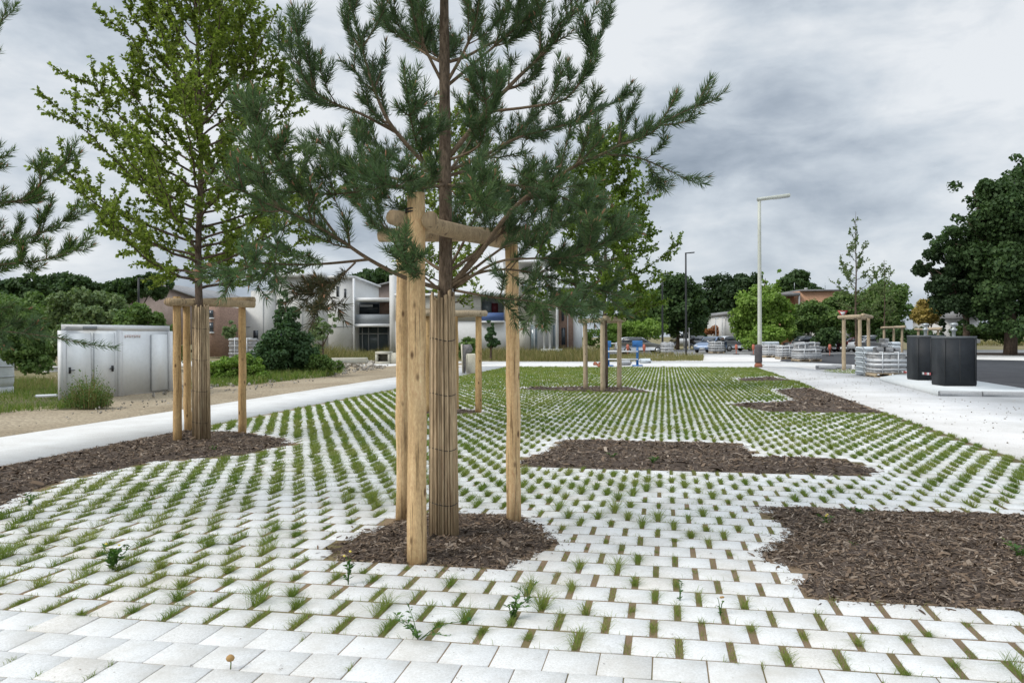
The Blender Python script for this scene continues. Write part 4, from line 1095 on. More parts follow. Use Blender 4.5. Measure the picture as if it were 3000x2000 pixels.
for i in range(34):
    px_i = 2790 + i * 52 + rng.normal(0, 12); d_i = 112 + rng.uniform(0, 14); c = gp(px_i, d_i); h_ = rng.uniform(3.2, 6.5)
    bl.append((*(c + UP * h_ * .5), rng.uniform(2.6, 4.2), 2.5, h_ * .55))
crown_mesh(mb, bl, 26000, .5, 260)
tag(mb.build('distant_wood', 'f_dark'), 'dark far-off wood seen low under the huge oak', 'wood', None, 'stuff')
# ------------------------------------------------------------------ grass verges
def verge(name, poly, n, h, mat, label, w=.012):
    p = np.asarray(poly); x = rng.uniform(p[:, 0].min(), p[:, 0].max(), n * 2); y = rng.uniform(p[:, 1].min(), p[:, 1].max(), n * 2)
    k = inpoly(x, y, p); x, y = x[k], y[k]; m_ = len(x)
    hh = h * (.75 + .35 * vnoise(x, y, .9, 31)) * rng.uniform(.4, 1.3, m_)
    mb = MB(); blades(mb, np.stack([x, y, np.full(m_, -.06)], 1), np.maximum(hh, .06), w * rng.uniform(.6, 1.4, m_), rng.uniform(.1, .8, m_))
    return tag(mb.build(name, mat), label, 'grass', None, 'stuff')
lv = gpoly([(-420, 1290), (0, 1216), (240, 1196), (300, 1190), (310, 1172), (220, 1150), (120, 1120), (-300, 1130)])
sheet('verge_soil', lv, .02, 'ground', 'earth under the tall grass at the left edge', 'soil', thick=.15)
verge('tall_grass', lv, 34000, .5, 'tall_grass', 'tall green grass at the left edge beside the dirt track', .013)
verge('dry_weeds', gpoly([(-200, 1140), (180, 1118), (340, 1160), (300, 1180), (150, 1150)]), 6000, .6, 'dry_grass', 'dry brownish weeds in front of the cabin', .014)
verge('verge_grass', gpoly([(1180, 1052), (1760, 1058), (1760, 1036), (1150, 1034)]), 14000, .75, 'dry_grass', 'dry rough grass behind the white cross path', .03)
verge('verge_grass', gpoly([(1760, 1059), (2060, 1057), (2060, 1046), (1760, 1042)]), 6000, .45, 'dry_grass', 'sparse dry grass in front of the silver car', .03)
verge('field_grass', gpoly([(2860, 1012), (3400, 1014), (3400, 1000), (2860, 1000)]), 5000, .7, 'dry_grass', 'dry grass strip below the hedges on the right', .06)
verge('track_weeds', gpoly([(560, 1142), (930, 1108), (1010, 1090), (930, 1080), (560, 1120)]), 7000, .35, 'tall_grass', 'green weeds along the top of the dirt track', .02)
verge('yard_grass', gpoly([(2410, 1090), (2520, 1096), (2520, 1082), (2420, 1080)]), 1600, .12, 'tall_grass', 'green grass round the foot of the right hand stakes', .03)
verge('building_weeds', gpoly([(900, 1062), (1140, 1052), (1140, 1036), (900, 1040)]), 6000, 1.0, 'dry_grass', 'tall weeds in front of the white building', .03)
# brush clump by the cabin
bc = G(258, 1192)
t = thing('brush_clump', 'upright dark brush clump in front of the cabin door', 'shrub', bc)
mb = MB(); k = 520
a = rng.uniform(0, 6.28, k); r = rng.uniform(0, .42, k) ** .8
bs = np.stack([bc[0] + r * np.cos(a), bc[1] + r * np.sin(a), np.zeros(k)], 1)
hb = rng.uniform(.25, 1.0, k) ** 1.3 * (1.05 - .5 * r / .42)
blades(mb, bs, hb, .014, rng.uniform(.05, .5, k), a)
mb.build('stems', 'dry_grass', t)
mb = MB(); i = rng.integers(0, k, 3200); q = bs[i] + np.stack([np.cos(a[i]) * .18, np.sin(a[i]) * .18, np.ones(len(i))], 1) * (hb[i] * rng.uniform(.1, .95, len(i)))[:, None] + rng.normal(0, .03, (len(i), 3))
leaves(mb, q, .045 * rng.uniform(.6, 1.4, len(i)), along=rdir(len(i)) + UP * 1.2); mb.build('foliage', 'f_mid', t)

# crumbs of soil, bark and dry leaf lying on the setts
k = 1500
x = rng.uniform(-6.5, 4.4, k); y = rng.uniform(-.9, 9, k); k_ = ~in_bed(x, y); x, y = x[k_], y[k_]; k = len(x)
mb = MB(); leaves(mb, np.stack([x, y, np.full(k, .0075)], 1), rng.lognormal(-4.75, .45, k), nrm=np.array([[0, 0, 1.0]]) + rng.normal(0, .18, (k, 3)), along=rdir(k) * [1, 1, .1])
tag(mb.build('litter', 'chip'), 'small crumbs of bark and dry leaf on the white paving', 'litter', None, 'stuff')
# ------------------------------------------------------------------ weeds between the setts
def weed(px, py, h, n, spread, label, leaf=.04, flower=None, stems=5):
    b = G(px, py); t = thing('weed', label, 'weed', b, 'weeds growing in the paving')
    st = MB(); pos = []; al = []
    for i in range(stems):
        a = rng.uniform(0, 6.28); s_ = spread * rng.uniform(.3, 1)
        q = smoothpath([b + [0, 0, -.015], b + np.array([math.cos(a) * s_ * .4, math.sin(a) * s_ * .4, h * .55]), b + np.array([math.cos(a) * s_, math.sin(a) * s_, h * rng.uniform(.6, 1)])], 3)
        st.tube(q, np.linspace(.003, .0012, len(q)), 4)
        for _ in range(max(1, n // stems)):
            p, d = at(q, rng.uniform(.12, 1)); o = rdir(1)[0]; o[2] = abs(o[2]) * .4
            pos.append(p + o * leaf * .5); al.append(o + d * .3)
    st.build('stems', 'weed', t)
    mb = MB(); pos = np.array(pos); pos[:, 2] = np.maximum(pos[:, 2], .012)
    leaves(mb, pos, leaf * rng.uniform(.6, 1.3, len(pos)), nrm=rdir(len(pos)) * .5 + UP, along=np.array(al), aspect=.45)
    mb.build('leaves', 'weed', t)
    if flower:
        for _ in range(2):
            mb = MB()
            c = b + np.array([rng.normal(0, spread * .3), rng.normal(0, spread * .3), h * rng.uniform(.9, 1.15)])
            mb.lathe(c, [(.001, -.006), (.010, 0), (.006, .006), (.001, .008)], 7)
            mb.build('flower', flower, t)
weed(330, 1668, .17, 90, .16, 'big leafy weed with a yellow flower on the left of the paving', .055, 'petal', 9)
weed(1020, 1712, .20, 26, .05, 'upright two-stemmed weed in front of the mulch of the big pine', .05, 'petal', 3)
weed(1500, 1812, .13, 60, .12, 'leafy clover-like weed right below the big pine', .038, None, 7)
weed(1545, 1765, .12, 24, .10, 'pale green small weed at the seam behind the clover-like weed', .03, None, 5)
weed(1225, 1868, .10, 60, .30, 'trailing weed spreading over the seam to the plain paving', .035, None, 8)
weed(1992, 1758, .12, 16, .04, 'tiny upright weed in a joint left of the big mulch bed', .03, None, 2)
weed(2110, 1800, .10, 14, .05, 'small weed with dried brown heads in a joint', .025, 'dried', 3)
weed(85, 1480, .12, 40, .10, 'green weed in the left mulch bed', .04, None, 5)
weed(1915, 1362, .12, 40, .14, 'dark green weed in the middle mulch bed', .05, None, 6)
weed(1795, 1345, .10, 24, .10, 'yellow-green weed left in the middle mulch bed', .04, None, 4)
weed(2510, 1508, .08, 44, .16, 'spreading weed at the back edge of the big right mulch bed', .04, None, 6)
weed(2425, 1545, .12, 26, .08, 'yellowing weed at the left of the big right mulch bed', .04, 'petal', 4)
weed(2498, 1612, .08, 16, .06, 'small pale weed in the middle of the big right mulch bed', .04, None, 3)
weed(2990, 1640, .16, 50, .13, 'taller weed at the right edge of the big mulch bed', .05, None, 6)
weed(625, 1325, .10, 26, .1, 'small weed in the mulch below the left tree', .04, None, 4)
b = G(675, 1960)
t = thing('dried_flower', 'single dried brown flower head in the plain front paving', 'flower', b)
mb = MB(); mb.tube([b + [0, 0, -.01], b + [.003, 0, .03], b + [0, .002, .045]], .0032, 5); mb.build('stem', 'tall_grass', t)
mb = MB(); mb.lathe(b + [0, 0, .044], [(.004, -.004), (.016, 0), (.021, .010), (.017, .020), (.008, .027), (.001, .029)], 11); mb.build('head', 'dried', t, True)

# ------------------------------------------------------------------ site cabin
CA = G(350, 1160); CL = G(183, 1174); CR = G(497, 1145)
cab = thing('site_cabin', 'white metal site cabin with two doors beside the dirt track', 'cabin', CA)
Hc = P(357, 952, depth(CA))[2]
eL = unit(CL - CA); eR = unit(CR - CA)
wL = np.linalg.norm(CL - CA); wR = np.linalg.norm(CR - CA)
def wallbox(mb, o, e, a0, a1, z0, z1, t0, t1, nrm):
    """box on a wall: along e from a0 to a1, outwards from t0 to t1"""
    p = o + e * a0; 
    poly = [o + e * a0 + nrm * t0 + UP * z0, o + e * a1 + nrm * t0 + UP * z0, o + e * a1 + nrm * t0 + UP * z1, o + e * a0 + nrm * t0 + UP * z1]
    mb.prism(poly, nrm * (t1 - t0))
nL = np.array([-eL[1], eL[0], 0]); nL = nL if nL @ (CAM - CA) > 0 else -nL
nR = np.array([-eR[1], eR[0], 0]); nR = nR if nR @ (CAM - CA) > 0 else -nR
mb = MB(); mb.prism([CA, CL, CL + (CR - CA), CR], UP * (Hc - .1)); mb.build('body', 'white_metal', cab)
mb = MB(); c4 = [CA, CL, CL + CR - CA, CR]; cc = np.mean(c4, 0)
mb.prism([cc + (p - cc) * 1.012 + UP * (Hc - .16) for p in c4], UP * .16); mb.build('roof', 'white_trim', cab)
for p in (CA, CL, CR):
    mb = MB(); mb.box(p + UP * (Hc - .16) / 2, (.14, .14, Hc - .16), math.atan2(eR[1], eR[0])); mb.build('corner_post', 'white_trim', cab)
for a0, a1, hx in ((.10, .46, .40), (.53, .93, .88)):
    mb = MB(); wallbox(mb, CA, eL, wL * a0, wL * a1, .06, Hc - .24, .003, .03, nL); dr = mb.build('door', 'white_metal', cab)
    mb = MB()
    for (x0, x1, z0, z1) in ((a0 - .012, a0, .05, Hc - .22), (a1, a1 + .012, .05, Hc - .22)): wallbox(mb, CA, eL, wL * x0, wL * x1, z0, z1, .003, .022, nL)
    mb.build('door_seal', 'cabin_seam', dr)
    mb = MB(); wallbox(mb, CA, eL, wL * (.13 if a0 < .3 else .88), wL * (.16 if a0 < .3 else .91), .70, .86, .032, .06, nL); wallbox(mb, CA, eL, wL * (.13 if a0 < .3 else .82), wL * (.21 if a0 < .3 else .90), .77, .79, .062, .08, nL); mb.build('handle', 'black_metal', dr)
mb = MB(); wallbox(mb, CA, eR, wR * .62, wR * .94, .06, Hc - .26, .003, .03, nR); pd = mb.build('side_panel', 'white_metal', cab)
mb = MB(); wallbox(mb, CA, eR, wR * .605, wR * .618, .06, Hc - .26, .003, .02, nR); wallbox(mb, CA, eR, wR * .945, wR * .957, .06, Hc - .26, .003, .02, nR); mb.build('panel_seam', 'cabin_seam', pd)
mb = MB(); wallbox(mb, CA, eL, wL * .42, wL * .66, Hc - .13, Hc - .04, .02, .045, nL); mb.build('vent', 'grey_panel', cab)
mb = MB()
for q in range(7): wallbox(mb, CA, eR, wR * (.10 + q * .045), wR * (.13 + q * .045), Hc - .34 + .012 * (q % 2), Hc - .27, .003, .012, nR)
mb.build('red_lettering', plain('faded_red_print', (.74, .64, .63), .6), cab)

# ------------------------------------------------------------------ buildings
def rect(mb, x0, x1, y0, y1, d, t):
    """upright slab seen at photo columns x0..x1 and rows y0..y1, front face at distance d, thickness t going back"""
    a = P(x0, y0, d); b = P(x1, y0, d); c = P(x1, y1, d); e_ = P(x0, y1, d)
    b[2] = a[2]; e_[:2] = a[:2]; c[:2] = b[:2]; c[2] = e_[2]
    mb.prism([a, b, c, e_], FWD * t)
def pprism(mb, pts, d, t):
    mb.prism([P(x, y, d) for x, y in pts], FWD * t)
def part(parent, name, mat, x0, x1, y0, y1, d, t):
    mb = MB(); rect(mb, x0, x1, y0, y1, d, t); return mb.build(name, mat, parent)
D1 = 72
bld = thing('white_building', 'large white and grey building with a recessed balcony behind the conical bush', 'building', gp(900, D1))
mb = MB(); pprism(mb, [(648, 1045), (648, 900), (735, 893), (735, 852), (806, 852), (806, 1045)], D1, 14); mb.build('wall', 'render_grey', bld)
mb = MB(); pprism(mb, [(807, 1045), (807, 812), (960, 812), (960, 1045)], D1 + .05, 14); mb.build('wall', 'render_grey', bld)
mb = MB(); rect(mb, 960.5, 1034, 815, 1045, D1 - .02, 13.9); mb.build('wall', 'render_white', bld)
mb = MB(); pprism(mb, [(803, 811.5), (803, 798), (952, 798), (952, 811.5)], D1 - .4, 15); mb.build('roof', 'white_trim', bld)
part(bld, 'roof', 'white_trim', 958, 1040, 808, 814, D1 - .3, 14.3)
for x0, x1, y0, y1 in ((810, 1032, 957, 958.2), (884, 885, 815, 1040), (700, 701, 905, 1040), (650, 733, 957, 958.2), (770, 771, 855, 1040)):
    part(bld, 'panel_joint', 'grey_panel', x0, x1, y0, y1, D1 - .05, .04)
for x0, x1 in ((664, 676), (742, 756), (820, 832), (856, 868)):
    w_ = part(bld, 'window', 'glass', x0, x1, 968, 996, D1 - .05, .04); part(w_, 'frame', 'white_trim', x0 - 1.5, x1 + 1.5, 996.5, 998.5, D1 - .12, .12)
for x0, x1, y0, y1 in ((948, 956, 820, 834), (985, 992, 838, 868), (1008, 1014, 846, 872)):
    part(bld, 'window', 'glass', x0, x1, y0, y1, D1 - .06, .05)
for xx in (990, 1000, 1010, 1020, 1030):
    part(bld, 'railing', 'grey_panel', xx, xx + 1.6, 796, 808, D1 + 1, .05)
part(bld, 'corner_column', 'white_trim', 1033, 1038, 815, 1045, D1 - .4, .36)
part(bld, 'wall', 'grey_panel', 1036, 1146, 876, 1045, D1 + 3, 10.9)
bal = part(bld, 'balcony', 'grey_panel', 1038.5, 1140, 921, 948, D1 - .1, .15)
part(bld, 'balcony_slab', 'white_trim', 1038.5, 1146, 949, 957, D1 - .25, 3.2)
part(bld, 'lintel', 'white_trim', 1038.5, 1146, 872, 882, D1 - .25, 3.2)
part(bld, 'window', 'glass', 1046, 1110, 890, 919, D1 + 2.9, .08)
part(bld, 'blind', 'white_trim', 1054, 1092, 892, 899, D1 + 2.8, .05)
part(bld, 'wall', 'brick', 1112, 1140, 884, 920, D1 + 2.85, .12)
wd = part(bld, 'window', 'glass_pale', 1040, 1140, 959, 1034, D1 + 2.85, .1)
for xx in (1040, 1046, 1060, 1078, 1106, 1136): part(wd, 'frame', 'white_trim', xx, xx + 2.6, 959, 1034, D1 + 2.7, .1)
part(wd, 'frame', 'white_trim', 1043, 1135, 976, 979, D1 + 2.66, .08)
part(bld, 'corner_column', 'render_white', 1140.5, 1158, 806, 1045, D1 - .45, 1.2)
for xx in (1150, 1185): part(bld, 'pillar', 'white_trim', xx, xx + 5, 790, 876, D1 + .9, .3)

bl2 = thing('apartment_building', 'pale apartment building with a blue balcony partly hidden by the pine', 'building', gp(1440, 70))
D2 = 70
part(bl2, 'wall', 'render_white', 1158.5, 1636, 940, 1042, D2 + .3, 12)
part(bl2, 'wall', 'render_beige', 1158.5, 1408, 868, 939.5, D2 + .2, 12)
part(bl2, 'wall', 'grey_panel', 1408.5, 1475, 872, 939.5, D2 + 2.2, 9)
part(bl2, 'wall', 'render_beige', 1475.5, 1560, 800, 939.5, D2 + .25, 12)
part(bl2, 'wall', 'render_white', 1560.5, 1636, 770, 939.5, D2 + .1, 12)
part(bl2, 'roof', 'white_trim', 1155, 1476, 860, 867.5, D2 - .2, 12.8)
part(bl2, 'roof', 'white_trim', 1473, 1640, 762, 769.5, D2 - .2, 12.8)
part(bl2, 'balcony', 'blue_panel', 1404, 1476, 916, 939, D2 - .1, .12)
part(bl2, 'balcony_slab', 'white_trim', 1402, 1478, 940.5, 945, D2 - .2, 2)
part(bl2, 'door', 'red_panel', 1440, 1459, 888, 915, D2 + 2.05, .1)
part(bl2, 'window', 'glass_pale', 1412, 1438, 884, 915, D2 + 2.05, .1)
part(bl2, 'wall', 'render_beige', 1512, 1553, 946, 1036, D2 + .1, .18)
for x0, x1, y0, y1 in ((1556, 1574, 952, 1030), (1620, 1634, 952, 1022), (1570, 1582, 800, 935), (1600, 1610, 800, 935), (1500, 1520, 830, 860), (1530, 1550, 830, 860)):
    w_ = part(bl2, 'window', 'glass_pale', x0, x1, y0, y1, D2 + .02, .07)
    part(w_, 'frame', 'white_trim', (x0 + x1) / 2 - .8, (x0 + x1) / 2 + .8, y0, y1, D2 - .05, .06)
for xx in (1590, 1607, 1628): part(bl2, 'pillar', 'white_trim', xx, xx + 6, 780, 1030, D2 - .35, .3)
part(bl2, 'plinth', 'slab', 1585, 1650, 1022, 1044, D2 - .5, .6)
bl3 = thing('brick_building', 'narrow red brick building right of the pale apartments', 'building', gp(1658, 74))
part(bl3, 'wall', 'brick', 1637.5, 1678, 850, 1042, 74, 10)
part(bl3, 'wall', 'white_metal', 1678.5, 1705, 900, 1042, 74.2, 9)
part(bl3, 'window', 'glass', 1645, 1652, 880, 940, 73.9, .08)
part(bl3, 'window', 'glass', 1645, 1656, 960, 1010, 73.9, .08)
part(bl3, 'downpipe', 'white_trim', 1662, 1664, 850, 1040, 73.8, .1)
part(bl3, 'roof', 'roof_grey', 1634, 1708, 842, 849.5, 73.6, 11)
bl4 = thing('brick_building', 'red brick wall end with dark windows left of the white building', 'building', gp(620, 66))
part(bl4, 'wall', 'brick', 597, 647, 897, 1045, 66, 8)
for y0, y1 in ((908, 930), (944, 972)):
    w_ = part(bl4, 'window', 'glass', 611, 624, y0, y1, 65.9, .08); part(w_, 'sill', 'white_trim', 609, 626, y1 + .5, y1 + 4, 65.8, .15)
bl5 = thing('barn', 'long barn with a brown sheet roof above the bushes on the left', 'building', gp(460, 95))
mb = MB(); pprism(mb, [(365, 880), (452, 829), (600, 880), (600, 1010), (365, 1010)], 95, 25); mb.build('wall', 'roof_brown', bl5)
mb = MB(); pprism(mb, [(358, 884), (452, 825), (608, 880), (608, 884), (452, 830)], 94.5, 26); mb.build('roof', 'roof_grey', bl5)
bl6 = thing('barn', 'barn with a brown pitched roof behind the recessed balcony', 'building', gp(1100, 98))
mb = MB(); pprism(mb, [(1034, 872), (1036, 850), (1150, 826), (1240, 846), (1240, 1000), (1034, 1000)], 98, 20); mb.build('wall', 'roof_brown', bl6)
mb = MB(); pprism(mb, [(1030, 852), (1150, 822), (1248, 846), (1248, 850), (1150, 827), (1030, 857)], 97.5, 21); mb.build('roof', 'roof_grey', bl6)
bl7 = thing('salmon_building', 'salmon pink flat-roofed building among the trees on the right', 'building', gp(2390, 100))
part(bl7, 'wall', 'salmon', 2342, 2470, 853, 1010, 100, 14)
part(bl7, 'wall', 'salmon', 2285, 2341, 868, 1010, 101.5, 12)
part(bl7, 'roof', 'roof_grey', 2278, 2345, 857, 866, 99.2, 15)
part(bl7, 'roof', 'roof_grey', 2345.5, 2474, 848, 852.5, 99.6, 15)
part(bl7, 'downpipe', 'white_trim', 2340, 2344, 858, 900, 99.5, .2)
part(bl7, 'chimney', 'kerb', 2360, 2366, 843, 847.5, 103, .5)
for xx in (2327, 2417): part(bl7, 'aerial', 'galv', xx, xx + 1.2, 828, 848, 104, .05)
bl8 = thing('white_house', 'small white house wall half hidden by the light green tree', 'building', gp(2150, 96))
part(bl8, 'wall', 'render_white', 2126, 2215, 922, 1010, 96, 9)
mb = MB(); pprism(mb, [(2122, 922), (2136, 912), (2220, 914), (2220, 921)], 95.6, 9.8); mb.build('roof', 'roof_grey', bl8)
bl9 = thing('white_house', 'white house with a pale door behind the thin sparse tree', 'building', gp(2480, 86))
part(bl9, 'wall', 'render_white', 2440, 2605, 935, 1012, 86, 9)
part(bl9, 'door', 'grey_panel', 2483, 2503, 962, 1010, 85.9, .08)
part(bl9, 'window', 'glass', 2530, 2545, 950, 975, 85.9, .08)
mb = MB(); pprism(mb, [(2430, 936), (2470, 918), (2580, 918), (2612, 936)], 85.5, 10); mb.build('roof', 'roof_grey', bl9)
bl10 = thing('white_shed', 'low white shed with a grey roof under the huge oak', 'building', gp(2820, 72))
part(bl10, 'wall', 'render_white', 2772, 2872, 932, 1005, 72, 6)
mb = MB(); pprism(mb, [(2768, 932), (2835, 902), (2878, 900), (2878, 932)], 71.6, 6.8); mb.build('roof', 'roof_grey', bl10)
mb = MB(); bw = thing('boundary_wall', 'low white wall seen left of the cabin', 'wall', gp(140, 40)); rect(mb, 120, 185, 1078, 1100, 40, .3); mb.build('panel', 'render_white', bw)
mb = MB(); rect(mb, 117, 186, 1074, 1077.5, 39.9, .5); mb.build('coping', 'white_trim', bw)
wt_ = thing('white_tank', 'white wrapped tank at the left edge behind the grass', 'tank', gp(-15, 23))
mb = MB(); c = gp(-20, 23); mb.lathe(c, [(.02, .2), (.48, .2), (.52, .35), (.52, 1.15), (.46, 1.32), (.1, 1.38), (.01, 1.38)], 20); mb.build('body', 'bag', wt_, True)
mb = MB(); 
for z in (.5, .8, 1.1): mb.lathe(c + [0, 0, z], [(.52, -.02), (.535, -.015), (.535, .015), (.52, .02)], 20)
mb.build('hoops', 'galv', wt_); mb = MB(); mb.lathe(c, [(.5, 0), (.5, .199), (.02, .199)], 16); mb.build('foot', 'slab', wt_)

# ------------------------------------------------------------------ street lamps
def lamp(label, base, h, r, arm, mat, heading, armr=None, tilt=.05):
    t = thing('street_lamp', label, 'street lamp', base, 'street lamps')
    mb = MB(); zs = np.linspace(-.1, h, 6); mb.tube(np.asarray(base) + np.stack([zs * 0, zs * 0, zs], 1), np.linspace(r * 1.15, r * .85, 6), 12); mb.build('pole', mat, t, True)
    mb = MB(); mb.box(np.asarray(base) + UP * .02, (r * 4, r * 4, .04)); mb.build('base_plate', mat, t)
    e_ = np.asarray(heading, float); ar = armr or r * .8
    mb = MB(); tip = np.asarray(base) + UP * (h + arm * tilt) + e_ * arm
    axx = unit(tip - (np.asarray(base) + UP * h)); s_ = np.cross(UP, axx); s_ = unit(s_); w_ = np.cross(axx, s_)
    mb.box((tip + np.asarray(base) + UP * h) / 2 - e_ * ar * .4, (arm + ar, ar * 1.6, ar * 1.2), bevel=ar * .2, ax=np.array([axx, s_, w_])); hd_ = mb.build('head', mat, t)
    mb = MB(); mb.box(tip - axx * arm * .3 - w_ * ar * .62, (arm * .5, ar * 1.2, .03), ax=np.array([axx, s_, w_])); mb.build('lens', 'lens', hd_)
    return t
lbp = G(2226, 1070); d = depth(lbp)
lamp('tall pale street lamp with a square bent head beside the pallets', lbp, P(2224, 585, d)[2], .10, 86 / F * d, 'lamp_paint', unit(RIGHT * .98 - FWD * .15), .14, .11)
d = 62; b = gp(2010, d)
lamp('tall thin dark street lamp behind the white cross path', b, P(2000, 742, d)[2], .075, 26 / F * d, 'black_metal', unit(RIGHT + FWD * .1), .07, .1)
d = 74; b = gp(1941, d)
lamp('dark street lamp with a flat head nearer the silver car', b, P(1940, 802, d)[2], .085, 26 / F * d, 'black_metal', unit(RIGHT - FWD * .1), .09, .02)
for px, pt, dd_, lab in ((2097, 932, 96, 'left one of two small white lamps by the rust hedge'), (2116, 931, 96, 'right one of two small white lamps by the rust hedge'), (2019, 945, 90, 'small white lamp right beside the dark lamp pole'), (2004, 928, 92, 'small slanting white lamp left of the dark lamp pole')):
    b = gp(px, dd_); lamp(lab, b, P(px, pt, dd_)[2], .06, .35, 'white_trim', RIGHT, .1, 0)
d = 46; b = gp(407, d)
lamp('thin dark pole rising behind the cabin', b, P(407, 815, d)[2], .06, .6, 'black_metal', FWD, .05, 0)

# ------------------------------------------------------------------ cars
def car(label, loc, heading, length, height, paint, kind='hatch'):
    """heading: angle of the nose from +X"""
    t = thing('parked_car', label, 'car', loc, 'cars parked along the far road')
    ca, sa = math.cos(heading), math.sin(heading)
    X = np.array([ca, sa, 0]); Y = np.array([-sa, ca, 0]); o = np.asarray(loc, float)
    W = .86 if kind != 'van' else .92
    L = length / 2; Hh = height
    if kind == 'van': low = [(-L, .3), (-L, Hh * .62), (L * .55, Hh * .62), (L * .97, Hh * .48), (L, .35)]; roof = [(-L * .99, Hh * .62), (-L * .97, Hh * .98), (-L * .8, Hh), (L * .25, Hh), (L * .6, Hh * .62)]
    elif kind == 'sedan': low = [(-L, .34), (-L * .99, Hh * .58), (-L * .6, Hh * .64), (L * .3, Hh * .63), (L * .94, Hh * .50), (L, Hh * .38), (L * .99, .3)]; roof = [(-L * .66, Hh * .635), (-L * .36, Hh * .97), (-L * .1, Hh), (L * .08, Hh * .97), (L * .38, Hh * .625)]
    else: low = [(-L, .34), (-L * .99, Hh * .64), (-L * .93, Hh * .69), (L * .4, Hh * .66), (L * .93, Hh * .50), (L, Hh * .38), (L * .99, .3)]; roof = [(-L * .93, Hh * .63), (-L * .8, Hh * .95), (-L * .55, Hh), (L * .02, Hh * .98), (L * .42, Hh * .615)]
    def loft(mb, prof, secs):
        n_ = len(prof); V = []
        cz = np.mean([p[1] for p in prof]); cx_ = np.mean([p[0] for p in prof])
        for yy, s_ in secs:
            for x, z in prof: V.append(o + X * (cx_ + (x - cx_) * s_) + Y * yy + UP * (cz + (z - cz) * s_))
        m_ = len(secs); fs = [(i * n_ + j, i * n_ + (j + 1) % n_, (i + 1) * n_ + (j + 1) % n_, (i + 1) * n_ + j) for i in range(m_ - 1) for j in range(n_)]
        b0 = mb.n; mb.add(V, fs)
        mb.f.append(np.array([list(range(n_))], np.int64) + b0); mb.f.append(np.array([[(m_ - 1) * n_ + j for j in range(n_)][::-1]], np.int64) + b0)
    mb = MB(); loft(mb, low, [(-W, .955), (-W * .93, .99), (-W * .6, 1), (W * .6, 1), (W * .93, .99), (W, .955)]); body = mb.build('body', paint, t)
    mb = MB(); loft(mb, roof, [(-W * .82, .9), (-W * .7, .985), (W * .7, .985), (W * .82, .9)]); mb.build('roof', paint, t)
    # side, front and rear glass stand just proud of the cabin
    zc = np.mean([p[1] for p in roof]); xc = np.mean([p[0] for p in roof])
    for sg in (-1, 1):
        g_ = [o + X * (xc + (x - xc) * .78) + Y * sg * W * (.815 if z > zc else .84) + UP * (zc + .03 + (z - zc) * .52) for x, z in roof]
        mb = MB(); mb.prism(g_, Y * sg * .03); mb.build('side_window', 'glass', t)
    for (x0, z0), (x1, z1), nm in ((roof[-1], roof[-2], 'windscreen'), (roof[0], roof[1], 'rear_window')):
        dd_ = np.array([x1 - x0, z1 - z0]); nn = np.array([dd_[1], -dd_[0]]); nn = nn / np.linalg.norm(nn); nn = nn if (nn[0] > 0) == (nm == 'windscreen') else -nn
        q = []
        for ff, ss in ((.12, -1), (.12, 1), (.88, 1), (.88, -1)):
            q.append(o + X * (x0 + dd_[0] * ff + nn[0] * .012) + UP * (z0 + dd_[1] * ff + nn[1] * .012) + Y * ss * W * (.72 - .04 * ff))
        mb = MB(); mb.prism(q, X * nn[0] * .02 + UP * nn[1] * .02); mb.build(nm, 'glass', t)
    for sx in (-.60, .62):
        for sg in (-1, 1):
            c = o + X * L * sx + Y * sg * (W - .10) + UP * .31
            a = np.arange(14) * 2 * math.pi / 14
            mb = MB(); mb.prism([c + .31 * (np.cos(q) * X + np.sin(q) * UP) for q in a], Y * sg * .16); wh_ = mb.build('wheel', 'tyre', t)
            mb = MB(); mb.prism([c + Y * sg * .161 + .2 * (np.cos(q) * X + np.sin(q) * UP) for q in a], Y * sg * .015); mb.build('rim', 'rim', wh_)
    for sg in (-1, 1):
        mb = MB(); mb.box(o + X * (L * .955) + Y * sg * W * .72 + UP * Hh * .44, (.16, .34, .15), heading, .03); mb.build('headlight', 'lens', t)
        mb = MB(); mb.box(o - X * (L * .985) + Y * sg * W * .78 + UP * Hh * .53, (.08, .22, .22), heading, .02); mb.build('tail_light', 'tail', t)
    mb = MB(); mb.box(o + X * (L * 1.0) + UP * .40, (.03, .5, .11), heading); mb.build('number_plate', 'plate', t)
    return t
RA = math.atan2(RIGHT[1], RIGHT[0])
car('silver estate car beside the blue trestle', gp(1876, 71), RA + .05, 4.5, 1.50, 'car_silver')
car('white van far back by the dark lamp pole', gp(1992, 100), RA + math.pi * .5, 4.6, 2.0, 'car_white', 'van')
car('dark car behind the light blue car', gp(2047, 96), RA - math.pi * .5, 4.2, 1.6, 'car_dark')
car('light blue car standing behind the lone pallet', gp(2082, 74), RA - 2.2, 4.1, 1.5, 'car_blue')
car('dark hatchback with a pale bonnet parked by the light green tree', gp(2152, 80), RA + .35, 4.2, 1.55, 'car_silver')
car('dark grey car behind the pallets', gp(2372, 72), RA + .1, 4.4, 1.55, 'car_grey', 'sedan')
car('black car right of the pallets', gp(2430, 74), RA + .05, 4.2, 1.40, 'car_dark', 'sedan')
car('dark red car behind the stakes of the thin tree', gp(2494, 74), RA + math.pi, 4.0, 1.4, 'car_red')
car('silver car behind the pallet of grey blocks', gp(2560, 72), RA + .1, 4.4, 1.55, 'car_silver', 'sedan')

